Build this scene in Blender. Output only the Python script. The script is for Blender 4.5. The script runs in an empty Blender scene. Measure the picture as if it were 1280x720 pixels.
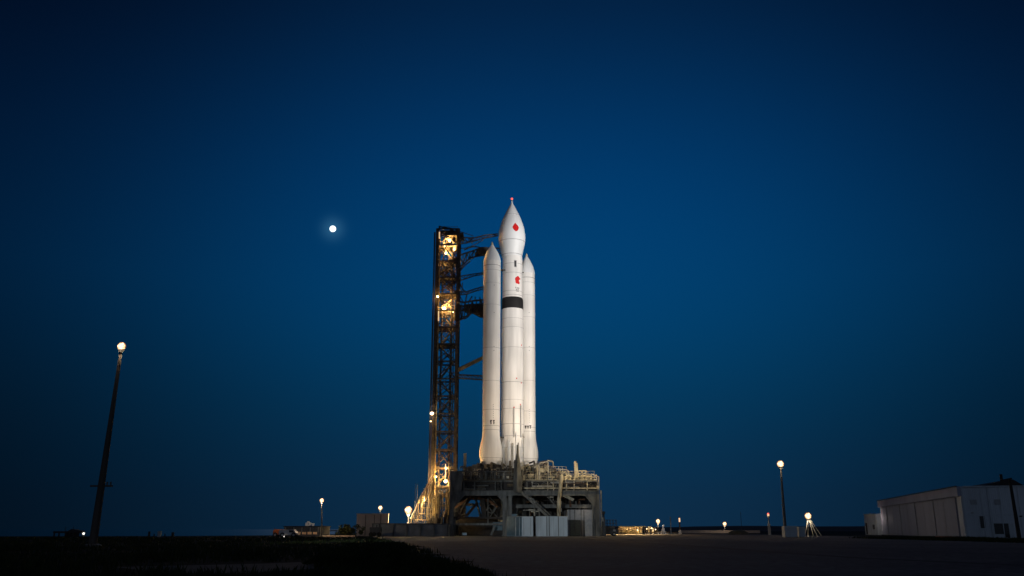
import bpy, math, random
from mathutils import Vector, Matrix, noise
R = math.radians
random.seed(7)
sc = bpy.context.scene
col = sc.collection

# ------------------------------------------------------------------ camera
F = 1110.0; PITCH = R(15.2); CZ = 1.2
cam_d = bpy.data.cameras.new('camera'); cam = bpy.data.objects.new('camera', cam_d); col.objects.link(cam)
cam.location = (0, 0, CZ); cam.rotation_euler = (R(90) + PITCH, 0, 0)
cam_d.sensor_width = 36; cam_d.lens = 36 * F / 1280; cam_d.clip_start = .1; cam_d.clip_end = 20000
sc.camera = cam

# ------------------------------------------------------------------ world: dusk sky
MOON_DIR = Vector(((416 - 640) / F, math.cos(PITCH) - (360 - 286) / F * math.sin(PITCH), math.sin(PITCH) + (360 - 286) / F * math.cos(PITCH))).normalized()
w = bpy.data.worlds.new('World'); sc.world = w; w.use_nodes = True
nt = w.node_tree; N = nt.nodes; L = nt.links
for n in list(N): N.remove(n)
def wn(t, **k):
    n = N.new(t)
    for a, b in k.items(): setattr(n, a, b)
    return n
def wmath(op, a, b=None, clamp=False):
    n = wn('ShaderNodeMath', operation=op); n.use_clamp = clamp
    for i, v in enumerate((a, b)):
        if v is None: continue
        if isinstance(v, (int, float)): n.inputs[i].default_value = v
        else: L.new(v, n.inputs[i])
    return n.outputs[0]
out = wn('ShaderNodeOutputWorld'); bg = wn('ShaderNodeBackground'); L.new(bg.outputs[0], out.inputs[0])
tc = wn('ShaderNodeTexCoord'); sep = wn('ShaderNodeSeparateXYZ'); L.new(tc.outputs['Generated'], sep.inputs[0])
sky = wn('ShaderNodeTexSky', sky_type='NISHITA', sun_disc=False)
sky.sun_elevation = R(-3.0); sky.sun_rotation = R(190); sky.ozone_density = 6; sky.air_density = 1.0; sky.dust_density = .3
el = wmath('ARCSINE', sep.outputs[2]); az = wmath('ARCTAN2', sep.outputs[0], sep.outputs[1])
# dusk glow: colour by height above the horizon
ramp = wn('ShaderNodeValToRGB'); L.new(wmath('DIVIDE', el, R(60), True), ramp.inputs[0])
def lin(c): return tuple(((v / 255) / 12.92 if v / 255 <= .04045 else ((v / 255 + .055) / 1.055) ** 2.4) for v in c) + (1,)
cr = ramp.color_ramp; cr.interpolation = 'B_SPLINE'
stops = [(0, (14, 44, 70)), (3, (12, 46, 75)), (8, (3, 56, 91)), (13, (0, 64, 109)), (18, (0, 63, 112)), (23, (0, 56, 104)), (28, (1, 45, 86)), (33, (2, 33, 65)), (45, (2, 23, 48)), (60, (2, 18, 40))]
while len(cr.elements) > 1: cr.elements.remove(cr.elements[-1])
for i, (d, c) in enumerate(stops):
    e = cr.elements[0] if i == 0 else cr.elements.new(d / 60)
    e.position = d / 60; e.color = lin(c)
# lens vignetting put into the sky colour: brightest ahead, darker to either side
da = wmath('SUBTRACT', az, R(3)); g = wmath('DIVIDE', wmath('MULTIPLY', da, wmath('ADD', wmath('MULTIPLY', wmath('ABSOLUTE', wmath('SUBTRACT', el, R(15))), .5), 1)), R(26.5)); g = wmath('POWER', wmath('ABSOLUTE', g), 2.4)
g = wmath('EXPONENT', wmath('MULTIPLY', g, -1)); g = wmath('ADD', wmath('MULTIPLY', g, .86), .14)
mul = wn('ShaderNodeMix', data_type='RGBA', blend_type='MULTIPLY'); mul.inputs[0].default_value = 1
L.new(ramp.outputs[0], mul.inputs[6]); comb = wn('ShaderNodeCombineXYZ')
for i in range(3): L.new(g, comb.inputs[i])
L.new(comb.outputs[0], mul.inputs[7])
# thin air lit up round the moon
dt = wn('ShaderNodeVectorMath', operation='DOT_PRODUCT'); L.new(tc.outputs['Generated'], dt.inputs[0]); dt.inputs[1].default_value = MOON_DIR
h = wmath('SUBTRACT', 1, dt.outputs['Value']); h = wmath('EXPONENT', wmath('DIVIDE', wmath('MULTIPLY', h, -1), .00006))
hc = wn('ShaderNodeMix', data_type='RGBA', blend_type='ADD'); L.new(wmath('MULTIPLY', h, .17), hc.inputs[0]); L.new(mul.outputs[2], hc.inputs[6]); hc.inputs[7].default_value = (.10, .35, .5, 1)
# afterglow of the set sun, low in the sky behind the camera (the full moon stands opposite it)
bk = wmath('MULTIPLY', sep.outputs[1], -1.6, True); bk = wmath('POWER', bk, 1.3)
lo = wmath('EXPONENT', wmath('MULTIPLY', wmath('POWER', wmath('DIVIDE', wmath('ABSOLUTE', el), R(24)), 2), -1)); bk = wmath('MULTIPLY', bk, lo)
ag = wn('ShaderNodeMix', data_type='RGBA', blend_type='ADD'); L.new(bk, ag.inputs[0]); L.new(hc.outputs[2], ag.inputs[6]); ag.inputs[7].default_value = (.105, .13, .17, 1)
# plus a little of the physical twilight sky
ad = wn('ShaderNodeMix', data_type='RGBA', blend_type='ADD'); ad.inputs[0].default_value = .05
L.new(ag.outputs[2], ad.inputs[6]); L.new(sky.outputs[0], ad.inputs[7])
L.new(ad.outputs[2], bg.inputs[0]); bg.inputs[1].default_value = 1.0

# moonlight
sd = bpy.data.lights.new('moonlight', 'SUN'); sd.energy = .03; sd.angle = R(.5); sd.color = (.8, .88, 1)
so = bpy.data.objects.new('moonlight', sd); col.objects.link(so); so.rotation_euler = MOON_DIR.to_track_quat('Z', 'Y').to_euler()

sc.view_settings.view_transform = 'Standard'; sc.view_settings.look = 'None'; sc.view_settings.gamma = 1; sc.view_settings.exposure = 0
sc.view_settings.use_curve_mapping = False
sc.cycles.use_denoising = True; sc.cycles.max_bounces = 6; sc.cycles.use_light_tree = True
sc.cycles.sample_clamp_indirect = 4

def spot(name, loc, target, power, deg, color, blend=.3, r=.4):
    d = bpy.data.lights.new(name, 'SPOT'); d.energy = power; d.spot_size = R(deg); d.spot_blend = blend; d.color = color; d.shadow_soft_size = r
    o = bpy.data.objects.new(name, d); col.objects.link(o); o.location = loc
    o.rotation_euler = (Vector(loc) - Vector(target)).to_track_quat('Z', 'Y').to_euler(); return o
def point(name, loc, power, color, r=.2):
    d = bpy.data.lights.new(name, 'POINT'); d.energy = power; d.color = color; d.shadow_soft_size = r
    o = bpy.data.objects.new(name, d); col.objects.link(o); o.location = loc; return o
COOL = (1, .96, .93); WARM = (1, .76, .50); SODIUM = (1, .56, .17)
# floodlights of the pad, standing outside the picture to the right of the camera and aimed at the rocket
for i in range(10):
    z = 15.5 + 5.6 * i; k = .70 + .024 * i; cc = [1, .90 + .006 * i, .79 + .014 * i]
    spot('floodlight', (105, 55, 10), (1.5, 175, z), 520000 * k, 6.6, cc, 1, .6)
    spot('floodlight', (36, 6, 9), (.6, 175, z), 95000 * k, 5.8, cc, 1, .6)
    if i % 2: spot('floodlight', (-100, 122, 9), (-2, 174, z + 1), 3500, 6.0, (1, .80, .62), .75, .6)
# weaker floodlight over the front of the pad
spot('floodlight', (-40, 0, 11), (4, 160, 1.5), 165000, 10.5, (.88, .96, 1), .8, .6)

# ------------------------------------------------------------------ helpers
def ray(px, py):
    x = (px - 640) / F; y = (360 - py) / F
    return Vector((x, math.cos(PITCH) - y * math.sin(PITCH), math.sin(PITCH) + y * math.cos(PITCH)))
def at(px, py, Y):
    d = ray(px, py); return Vector((0, 0, CZ)) + d * (Y / d.y)
def zat(py, Y): return at(640, py, Y).z
def xat(px, py, Y): return at(px, py, Y).x

MATS = {}
def mat(name, base, rough=.7, metal=0, var=.25, scale=3, bump=0, bscale=40, streak=0, emit=None, estr=0, wave=0, wdir='X', coords='Object'):
    if name in MATS: return MATS[name]
    m = bpy.data.materials.new(name); MATS[name] = m; m.use_nodes = True
    n = m.node_tree.nodes; l = m.node_tree.links; b = n['Principled BSDF']
    b.inputs['Roughness'].default_value = rough; b.inputs['Metallic'].default_value = metal
    t = n.new('ShaderNodeTexCoord'); src = t.outputs[coords]
    if var:
        nz = n.new('ShaderNodeTexNoise'); nz.inputs['Scale'].default_value = scale; nz.inputs['Detail'].default_value = 6
        l.new(src, nz.inputs['Vector'])
        if streak:
            mp = n.new('ShaderNodeMapping'); mp.inputs['Scale'].default_value = (1, 1, streak); l.new(src, mp.inputs[0]); l.new(mp.outputs[0], nz.inputs['Vector'])
        r = n.new('ShaderNodeValToRGB'); l.new(nz.outputs[0], r.inputs[0])
        r.color_ramp.elements[0].position = .3; r.color_ramp.elements[1].position = .7
        r.color_ramp.elements[0].color = tuple(c * (1 - var) for c in base) + (1,)
        r.color_ramp.elements[1].color = tuple(min(1, c * (1 + var * .5)) for c in base) + (1,)
        l.new(r.outputs[0], b.inputs['Base Color'])
        mr = n.new('ShaderNodeMapRange'); l.new(nz.outputs[0], mr.inputs[0]); mr.inputs[3].default_value = max(.05, rough - .12); mr.inputs[4].default_value = min(1, rough + .12)
        l.new(mr.outputs[0], b.inputs['Roughness'])
    else: b.inputs['Base Color'].default_value = tuple(base) + (1,)
    if bump or wave:
        bp = n.new('ShaderNodeBump'); bp.inputs['Distance'].default_value = .05
        if wave:
            wv = n.new('ShaderNodeTexWave'); wv.bands_direction = wdir; wv.inputs['Scale'].default_value = wave; wv.wave_profile = 'SIN'
            l.new(src, wv.inputs[0]); l.new(wv.outputs[1], bp.inputs['Height']); bp.inputs['Strength'].default_value = .7
        else:
            bn = n.new('ShaderNodeTexNoise'); bn.inputs['Scale'].default_value = bscale; bn.inputs['Detail'].default_value = 5; l.new(src, bn.inputs['Vector'])
            l.new(bn.outputs[0], bp.inputs['Height']); bp.inputs['Strength'].default_value = bump
        l.new(bp.outputs[0], b.inputs['Normal'])
    if emit:
        b.inputs['Emission Color'].default_value = tuple(emit) + (1,); b.inputs['Emission Strength'].default_value = estr
    return m

ORIG = {}
class MB:
    def __init__(s): s.v = []; s.f = []; s.mi = []
    def add(s, vs, fs):
        o = len(s.v); s.v += [Vector(v) for v in vs]; s.f += [[i + o for i in f] for f in fs]; return s
    def box(s, c, size, rz=0, mtx=None):
        x, y, z = (d / 2 for d in size)
        vs = [Vector((a * x, b * y, e * z)) for e in (-1, 1) for a, b in ((-1, -1), (1, -1), (1, 1), (-1, 1))]
        if mtx is not None: vs = [mtx @ v for v in vs]
        if rz: m = Matrix.Rotation(rz, 3, 'Z'); vs = [m @ v for v in vs]
        vs = [v + Vector(c) for v in vs]
        return s.add(vs, [(3, 2, 1, 0), (4, 5, 6, 7), (0, 1, 5, 4), (1, 2, 6, 5), (2, 3, 7, 6), (3, 0, 4, 7)])
    def span(s, x0, x1, y0, y1, z0, z1): return s.box(((x0 + x1) / 2, (y0 + y1) / 2, (z0 + z1) / 2), (abs(x1 - x0), abs(y1 - y0), abs(z1 - z0)))
    def bar(s, p0, p1, w, h=None):
        p0 = Vector(p0); p1 = Vector(p1); d = p1 - p0
        if d.length < 1e-5: return s
        q = d.to_track_quat('Z', 'Y').to_matrix()
        return s.box((p0 + p1) / 2, (w, h or w, d.length), mtx=q)
    def tube(s, p0, p1, r0, r1=None, n=8, cap=True):
        p0 = Vector(p0); p1 = Vector(p1); r1 = r0 if r1 is None else r1
        q = (p1 - p0).to_track_quat('Z', 'Y').to_matrix()
        ring = lambda p, r: [p + q @ Vector((r * math.cos(2 * math.pi * i / n), r * math.sin(2 * math.pi * i / n), 0)) for i in range(n)]
        vs = ring(p0, r0) + ring(p1, r1)
        fs = [(i, (i + 1) % n, n + (i + 1) % n, n + i) for i in range(n)]
        if cap: fs += [tuple(range(n))[::-1], tuple(range(n, 2 * n))]
        return s.add(vs, fs)
    def path(s, pts, r, n=6):
        pts = [Vector(p) for p in pts]; vs = []; fs = []
        for k, p in enumerate(pts):
            d = (pts[min(k + 1, len(pts) - 1)] - pts[max(k - 1, 0)]); up = Vector((0, 1, .01)) if abs(d.normalized().y) < .9 else Vector((0, 0, 1))
            a = d.cross(up).normalized(); b = d.cross(a).normalized()
            vs += [p + r * (a * math.cos(2 * math.pi * i / n) + b * math.sin(2 * math.pi * i / n)) for i in range(n)]
            if k: o = (k - 1) * n; fs += [(o + i, o + (i + 1) % n, o + n + (i + 1) % n, o + n + i) for i in range(n)]
        fs += [tuple(range(n)), tuple(range(len(vs) - n, len(vs)))]
        return s.add(vs, fs)
    def lathe(s, prof, c=(0, 0, 0), n=48):
        c = Vector(c); vs = []; fs = []
        for r, z in prof: vs += [c + Vector((r * math.sin(2 * math.pi * i / n), -r * math.cos(2 * math.pi * i / n), z)) for i in range(n)]
        for k in range(len(prof) - 1):
            o = k * n; fs += [(o + i, o + (i + 1) % n, o + n + (i + 1) % n, o + n + i) for i in range(n)]
        if prof[0][0] > 1e-4: fs.append(tuple(range(n))[::-1])
        if prof[-1][0] > 1e-4: fs.append(tuple(range(len(vs) - n, len(vs))))
        return s.add(vs, fs)
    def ball(s, c, r, n=12, sz=1):
        return s.lathe([(max(1e-5, r * math.sin(math.pi * k / n)), -r * sz * math.cos(math.pi * k / n)) for k in range(n + 1)], c, n * 2)
    def prism(s, poly, y0, y1):      # polygon in x,z extruded along y
        n = len(poly); vs = [(x, y0, z) for x, z in poly] + [(x, y1, z) for x, z in poly]
        return s.add(vs, [tuple(range(n)), tuple(range(n, 2 * n))[::-1]] + [(i, n + i, n + (i + 1) % n, (i + 1) % n) for i in range(n)])
    def pipe_ring(s, c, R_, r, axis='Y', n=20):
        pts = []
        for i in range(n + 1):
            a = 2 * math.pi * i / n; u, v = R_ * math.cos(a), R_ * math.sin(a)
            pts.append(Vector(c) + (Vector((u, 0, v)) if axis == 'Y' else Vector((u, v, 0))))
        return s.path(pts, r, 5)
    def build(s, name, material, parent=None, smooth=False, bevel=0):
        if parent is not None: o0 = ORIG[parent.name]
        else:
            xs = [v.x for v in s.v]; ys = [v.y for v in s.v]; o0 = Vector(((min(xs) + max(xs)) / 2, (min(ys) + max(ys)) / 2, min(v.z for v in s.v)))
        me = bpy.data.meshes.new(name); me.from_pydata([tuple(v - o0) for v in s.v], [], s.f); me.materials.append(material)
        me.validate()
        if smooth:
            me.polygons.foreach_set('use_smooth', [True] * len(me.polygons))
            try: me.set_sharp_from_angle(angle=R(35))
            except Exception: pass
        me.update()
        o = bpy.data.objects.new(name, me); col.objects.link(o); ORIG[o.name] = o0
        if parent is not None: o.parent = parent
        else: o.location = o0
        if bevel:
            b = o.modifiers.new('bevel', 'BEVEL'); b.width = bevel; b.segments = 2; b.limit_method = 'ANGLE'
        return o
def tag(o, label=None, cat=None, group=None, kind=None):
    for k, v in (('label', label), ('category', cat), ('group', group), ('kind', kind)):
        if v: o[k] = v
    return o
def thing(name, label, cat, loc, group=None):
    o = bpy.data.objects.new(name, None); col.objects.link(o); o.location = loc; o.empty_display_size = .3
    ORIG[o.name] = Vector(loc); return tag(o, label, cat, group)
def struct(o): o['kind'] = 'structure'; return o

# ------------------------------------------------------------------ materials
def asphalt_mat():
    m = mat('asphalt', (.072, .074, .085), .9, var=.55, scale=.12, bump=1, bscale=5)
    n = m.node_tree.nodes; l = m.node_tree.links; b = n['Principled BSDF']
    r = b.inputs['Base Color'].links[0].from_node
    t = n['Texture Coordinate']; n2 = n.new('ShaderNodeTexNoise'); n2.inputs['Scale'].default_value = 2.2; n2.inputs['Detail'].default_value = 8; l.new(t.outputs['Object'], n2.inputs['Vector'])
    mr = n.new('ShaderNodeMapRange'); l.new(n2.outputs[0], mr.inputs[0]); mr.inputs[1].default_value = .3; mr.inputs[2].default_value = .7; mr.inputs[3].default_value = .35; mr.inputs[4].default_value = 1.9
    mx = n.new('ShaderNodeMix'); mx.data_type = 'RGBA'; mx.blend_type = 'MULTIPLY'; mx.inputs[0].default_value = 1
    l.new(r.outputs[0], mx.inputs[6]); l.new(mr.outputs[0], mx.inputs[7]); l.new(mx.outputs[2], b.inputs['Base Color'])
    return m
M = dict(
    asphalt=asphalt_mat(), tar=mat("tar", (.012, .012, .013), .9, var=.2),
    earth=mat('earth', (.018, .02, .012), .95, var=.5, scale=.4, bump=.8, bscale=6),
    dirt=mat('dirt', (.05, .052, .058), .95, var=.5, scale=.9, bump=.6, bscale=8),
    grass=mat('grass', (.035, .045, .018), .8, var=.5, scale=.8),
    leaf=mat('leaf', (.045, .055, .022), .75, var=.5, scale=2),
    bark=mat('bark', (.05, .04, .03), .9, var=.4, scale=6),
    concrete=mat('concrete', (.26, .27, .27), .85, var=.35, scale=.7, bump=.3, bscale=12),
    white=mat('white_paint', (.80, .79, .77), .45, var=.17, scale=.9, streak=.10),
    white2=mat('white_nose_paint', (.74, .76, .77), .45, var=.10, scale=.5, streak=.2),
    seam=mat('seam_grey', (.30, .31, .32), .6, var=.2), black=mat('black_paint', (.009, .009, .01), .75, var=.3),
    grey=mat('grey_panel', (.33, .34, .35), .6, var=.2, scale=2),
    red=mat('red_paint', (.62, .012, .012), .4, var=.2), mark=mat('marking_black', (.03, .03, .035), .6, var=.1),
    rust=mat("rusty_steel", (.055, .042, .034), .75, .1, var=.6, scale=1.5),
    dark=mat('dark_steel', (.035, .03, .028), .7, .1, var=.5, scale=1.5),
    tow=mat('weathered_yellow_steel', (.24, .17, .075), .65, .1, var=.5, scale=.8),
    grate=mat('grating_steel', (.12, .10, .07), .7, .2, var=.5, scale=2),
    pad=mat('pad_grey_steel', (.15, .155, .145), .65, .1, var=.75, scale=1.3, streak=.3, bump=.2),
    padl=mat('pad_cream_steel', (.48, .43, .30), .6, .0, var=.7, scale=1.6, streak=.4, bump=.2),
    pipe=mat('galvanised_pipe', (.42, .40, .34), .45, .5, var=.4, scale=2),
    pipeb=mat('brown_pipe', (.16, .08, .04), .7, .1, var=.5, scale=2),
    cont=mat('container_white', (.58, .64, .66), .6, var=.22, scale=1.2, streak=.2, bump=.2),
    contb=mat('container_blue', (.10, .17, .21), .6, var=.3, scale=1.5),
    tan=mat('tan_panel', (.36, .30, .27), .8, var=.2, scale=.6),
    hang=mat('hangar_sheet', (.56, .61, .66), .6, var=.18, scale=.35, streak=.15, wave=1.2, wdir='X'),
    hangd=mat('hangar_door_sheet', (.32, .33, .40), .65, var=.2, scale=.35, streak=.15, wave=1.0, wdir='Y'),
    hangl=mat('hangar_trim', (.5, .55, .58), .6, var=.15, scale=1),
    roof=mat('dark_roof', (.02, .02, .022), .8, var=.3), wood=mat('pole_wood', (.085, .07, .06), .85, var=.45, scale=2, streak=.1),
    steelp=mat('pole_steel', (.10, .10, .10), .5, .4, var=.3), tyre=mat('rubber', (.015, .015, .015), .85, var=.2),
    glass=mat('dark_glass', (.012, .014, .016), .35, var=0), truck=mat('truck_paint', (.05, .055, .06), .5, var=.2),
    vanw=mat('van_paint', (.55, .52, .5), .45, var=.1), orange=mat('orange_plastic', (.55, .16, .04), .6, var=.2),
    lampw=mat('lamp_warm_glow', (1, .9, .8), .5, var=0, emit=(1, .64, .37), estr=2.4), lampy=mat('lamp_yellow_glow', (1, .8, .5), .5, var=0, emit=(1, .72, .34), estr=4),
    lampc=mat('lamp_white_glow', (1, 1, 1), .5, var=0, emit=(1, .95, .85), estr=1.6), lampr=mat('lamp_red_glow', (1, .1, .1), .5, var=0, emit=(1, .12, .08), estr=1.4),
    win=mat('lit_window_glow', (1, .7, .3), .5, var=0, emit=(1, .6, .22), estr=.9),
    glareg=mat('lamp_glare_glow', (.3, .2, .1), .5, var=0, emit=(1, .42, .17), estr=.35), rimb=mat('lamp_side_glow', (1, .7, .4), .5, var=0, emit=(1, .66, .36), estr=1.25),
    moon=mat('moon_surface', (.8, .8, .8), 1, var=0, emit=(.82, .95, 1), estr=1.8),
)
for k_ in ('grass', 'leaf', 'earth'): M[k_].node_tree.nodes['Principled BSDF'].inputs['Specular IOR Level'].default_value = .05
wm = mat('sea_water', (.004, .012, .02), .12, var=0, bump=.25, bscale=.6)

# ------------------------------------------------------------------ ground, apron, sea, hills
mb = MB(); nx, ny = 60, 60
mb.add([(-6000, -200, 0), (6000, -200, 0), (6000, 9000, 0), (-6000, 9000, 0)], [(0, 1, 2, 3)])
struct(mb.build('ground', M['earth']))
def sheet(name, poly, z, m, rag=0):
    if rag:
        q = []
        for (ax_, ay_), (bx_, by_) in zip(poly, poly[1:] + poly[:1]):
            L0 = math.hypot(bx_ - ax_, by_ - ay_); n_ = max(1, int(min(L0, 160) / .8)) if (ax_ < 5 and ay_ > 5) else 1
            for t_ in range(n_):
                x_, y_ = ax_ + (bx_ - ax_) * t_ / n_, ay_ + (by_ - ay_) * t_ / n_
                q.append((x_ + rag * (noise.noise(Vector((x_ * .35, y_ * .35, 5))) * 2 + noise.noise(Vector((x_ * 1.5, y_ * 1.5, 9)))) * (n_ > 1), y_))
        poly = q
    b = MB(); b.add([(x, y, z) for x, y in poly], [tuple(range(len(poly)))]); return struct(b.build(name, m))
sheet('sea', [(-6000, 165), (-160, 160), (-95, 158), (-62, 166), (-48, 185), (-40, 230), (-60, 600), (-300, 8900), (-6000, 8900)], .02, wm)
sheet('apron', [(6, -20), (200, -20), (200, 62), (70, 72), (48, 84), (47, 120), (60, 135), (60, 260), (-20, 262), (-24, 150), (-13, 100), (-4.2, 50), (-.9, 24.8), (2, 10)], .004, M['asphalt'], .9)
sheet('dirt_path', [(-13, 30.5), (-10, 26.5), (-7.6, 26), (-5.6, 31), (-6.5, 37), (-9, 33.5)], .006, M['dirt'])
sheet('light_pool_sheet', [(xat(764, 667, 222), 208), (xat(850, 667, 222), 214), (xat(858, 667, 250), 262), (xat(764, 667, 250), 262)], .009, M['concrete'])  # paler sheet added so the pool of lamplight on the ground shows
b = MB()
pts = [(8.6, 128), (11.2, 95), (13.2, 70), (14.1, 52), (14.9, 40), (17, 33), (22, 27)]
pl = [(x - .2 - .007 * y, y) for x, y in pts]; pr = [(x + .2 + .007 * y, y) for x, y in pts]
for i in range(len(pts) - 1): b.add([(*pl[i], .009), (*pr[i], .009), (*pr[i + 1], .009), (*pl[i + 1], .009)], [(3, 2, 1, 0)])
struct(b.build('tar_joint', M['tar']))
b = MB()                                     # low dark ridge along the horizon
prev = None
for i in range(90):
    x = -150 + i * 12; hh = 3.2 + 1.1 * noise.noise(Vector((i * .21, 0, 3))) + .4 * noise.noise(Vector((i * 1.1, 2, 0)))
    if i < 12: hh *= i / 12
    cur = [(x, 590, 0), (x, 615, hh * .8), (x, 640, hh), (x, 700, hh * .6), (x, 760, 0)]
    if prev: b.add(prev + cur, [(j, j + 5, j + 6, j + 1) for j in range(4)])
    prev = cur
struct(b.build('hill', mat('hill_scrub', (.05, .035, .035), .95, var=.5, scale=.05)))

# moon
b = MB(); mp = Vector((0, 0, CZ)) + MOON_DIR * 9000; b.ball(mp, 3.9 / F * 9000, 16)
tag(b.build('moon', M['moon'], smooth=True), 'small round bright white moon in the blue sky left of the tower', 'moon')

# ------------------------------------------------------------------ rocket
RY = 175.0
rk = thing('launch_rocket', 'tall white rocket with two side boosters, a black band and two red emblems', 'rocket', (0.1, RY, zat(585, RY)))
def rad(px_half, py, Y): return abs(xat(640 + px_half, py, Y))
def ring_lathe(prof_px, X, Y, n=56):
    return [(max(1e-4, rad(hw, py, Y)), zat(py, Y)) for py, hw in prof_px]
cx, cy = .1, RY
# fairing
fprof = ring_lathe([(322, 12.4), (319, 13.0), (313, 14.3), (307, 15.7), (303, 16.4), (298, 16.8), (293, 16.5), (286.7, 15.6), (280, 13.7), (273.3, 11.2), (266.7, 8.0), (260, 4.5), (256.5, 2.3), (254, 1.1), (252, .9)], cx, cy)
fx = cx - .12
fair = MB().lathe(fprof, (fx, cy, 0)).build('payload_fairing', M['white2'], rk, True)
def frad(z):
    for (r0, z0), (r1, z1) in zip(fprof, fprof[1:]):
        if z0 <= z <= z1: return r0 + (r1 - r0) * (z - z0) / (z1 - z0)
    return 2
MB().lathe([(.10, zat(252.6, cy)), (.22, zat(251, cy)), (.20, zat(250, cy)), (.1, zat(249.6, cy))], (fx, cy, 0), 16).build('nose_tip', M['seam'], fair, True)
MB().ball((fx, cy, zat(248.6, cy)), .24, 8).build('beacon_light', M['lampr'], fair, True)
def band(mbx, r, z, hgt=.09, off=.012, c=(cx, cy)): mbx.lathe([(r, z - hgt / 2), (r + off, z - hgt / 2), (r + off, z + hgt / 2), (r, z + hgt / 2)], (c[0], c[1], 0), 56)
for py in (303.5, 270, 320): q = MB(); band(q, frad(zat(py, cy)) + .005, zat(py, cy), .10 if py > 300 else .05, .015, (fx, cy)); q.build('seam', M['seam'], fair)
# core
r1 = rad(12.4, 350, cy); r2 = rad(13.6, 450, cy)
core = MB().lathe([(r1, zat(375, cy)), (r1, zat(322.2, cy))], (cx, cy, 0), 56).build('upper_stage', M['white'], rk, True)
cl = MB().lathe([(r2 + .1, zat(586, cy)), (r2 + .1, zat(548, cy)), (r2, zat(546, cy)), (r2, zat(387.5, cy))], (cx, cy, 0), 56).build('core_stage', M['white'], rk, True)
MB().lathe([(r2 + .01, zat(387.5, cy)), (r2 + .01, zat(376, cy)), (r1 + .01, zat(373.5, cy))], (cx, cy, 0), 56).build('black_band', M['black'], rk, True)
for py in (332, 343.5, 366, 371): s = MB(); band(s, r1, zat(py, cy), .06); s.build('seam', M['seam'], core)
for py in (400, 411, 436, 479, 501, 512, 531, 546, 560): s = MB(); band(s, r2, zat(py, cy), .07 if py in (479, 531) else .045, .012 if py < 545 else .12); s.build('seam', M['seam'], cl)

def on_cyl(r, th, z, c, off=.02): return Vector((c[0] + (r + off) * math.sin(th), c[1] - (r + off) * math.cos(th), z))
def patch(outline, rf, th0, z0, c, rings=4, off=.03):     # star-shaped outline (u right, v up, metres) laid on a round surface
    b = MB(); n = len(outline); vs = []; fs = []
    def P(u, v): z = z0 + v; r = rf(z); return on_cyl(r, th0 + u / r, z, c, off)
    vs.append(P(0, 0))
    for k in range(1, rings + 1): vs += [P(u * k / rings, v * k / rings) for u, v in outline]
    fs += [(0, 1 + i, 1 + (i + 1) % n) for i in range(n)]
    for k in range(rings - 1):
        o = 1 + k * n; fs += [(o + i, o + n + i, o + n + (i + 1) % n, o + (i + 1) % n) for i in range(n)]
    return b.add(vs, fs)
def strokes(segs, r, th0, z0, c, wdt=.12, off=.025):      # letter strokes on a cylinder
    b = MB()
    for (u0, v0, u1, v1) in [tuple(q_ * .82 for q_ in sg) for sg in segs]:
        d = Vector((u1 - u0, v1 - v0)); nrm = Vector((-d.y, d.x)).normalized() * wdt / 2; K = 3; vs = []
        for k in range(K + 1):
            p = Vector((u0, v0)) + d * k / K
            for sgn in (1, -1): q = p + nrm * sgn; vs.append(on_cyl(r, th0 + q.x / r, z0 + q.y, c, off))
        b.add(vs, [(2 * k, 2 * k + 1, 2 * k + 3, 2 * k + 2) for k in range(K)])
    return b
o1 = []
for i in range(40):
    a = 2 * math.pi * i / 40; rr = .80 + .022 * math.sin(7 * a) + .02 * math.sin(4 * a + 1)
    u = rr * .92 * math.cos(a); v = rr * 1.12 * math.sin(a)
    if 8 <= i <= 12: v += (.36 - .16 * abs(i - 10)) ; u -= .05
    if v < 0: u *= 1 + v * .22
    o1.append((u * .88, v * .9))
patch(o1, frad, math.asin(5.0 / 16.6), zat(289.5, cy), (fx, cy), 5).build('red_emblem', M['red'], fair)
o2 = []
for i in range(40):
    a = 2 * math.pi * i / 40; rr = .72 + .05 * math.sin(5 * a + .5)
    if i in (37, 38, 39, 0, 1): rr *= .45
    if 2 <= i <= 4: rr *= 1.1
    o2.append((rr * .85 * math.cos(a), rr * 1.15 * math.sin(a)))
patch(o2, lambda z: r1, math.asin(6.6 / 12.5), zat(353, cy), (cx, cy), 5).build('red_emblem', M['red'], core)
for gl in ([(-.55, .5, -.35, .5), (-.45, .5, -.45, .2)], [(-.1, .5, -.1, .2)], [(.1, .5, .1, .2), (.1, .35, .3, .35), (.3, .5, .3, .2)], [(.5, .5, .5, .2)],
           [(-.3, 0, -.3, -.35), (-.3, 0, -.05, 0), (-.05, 0, -.05, -.35)], [(.15, 0, .4, 0), (.28, 0, .28, -.35)], [(-.3, -.5, .4, -.5)]):
    strokes(gl, r1, math.asin(6 / 12.5), zat(364.5, cy), (cx, cy), .085).build('letter', M['mark'], core)
patch([(-.26, -.75), (.26, -.75), (.26, .75), (-.26, .75)], lambda z: r1, math.asin(3.6 / 12.4), zat(333, cy), (cx, cy), 3).build('hatch', M['grey'], core)
patch([(-.19, -.62), (.19, -.62), (.19, .62), (-.19, .62)], lambda z: r1, math.asin(3.6 / 12.4), zat(333, cy), (cx, cy), 3, .045).build('hatch_window', M['mark'], core)
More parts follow.
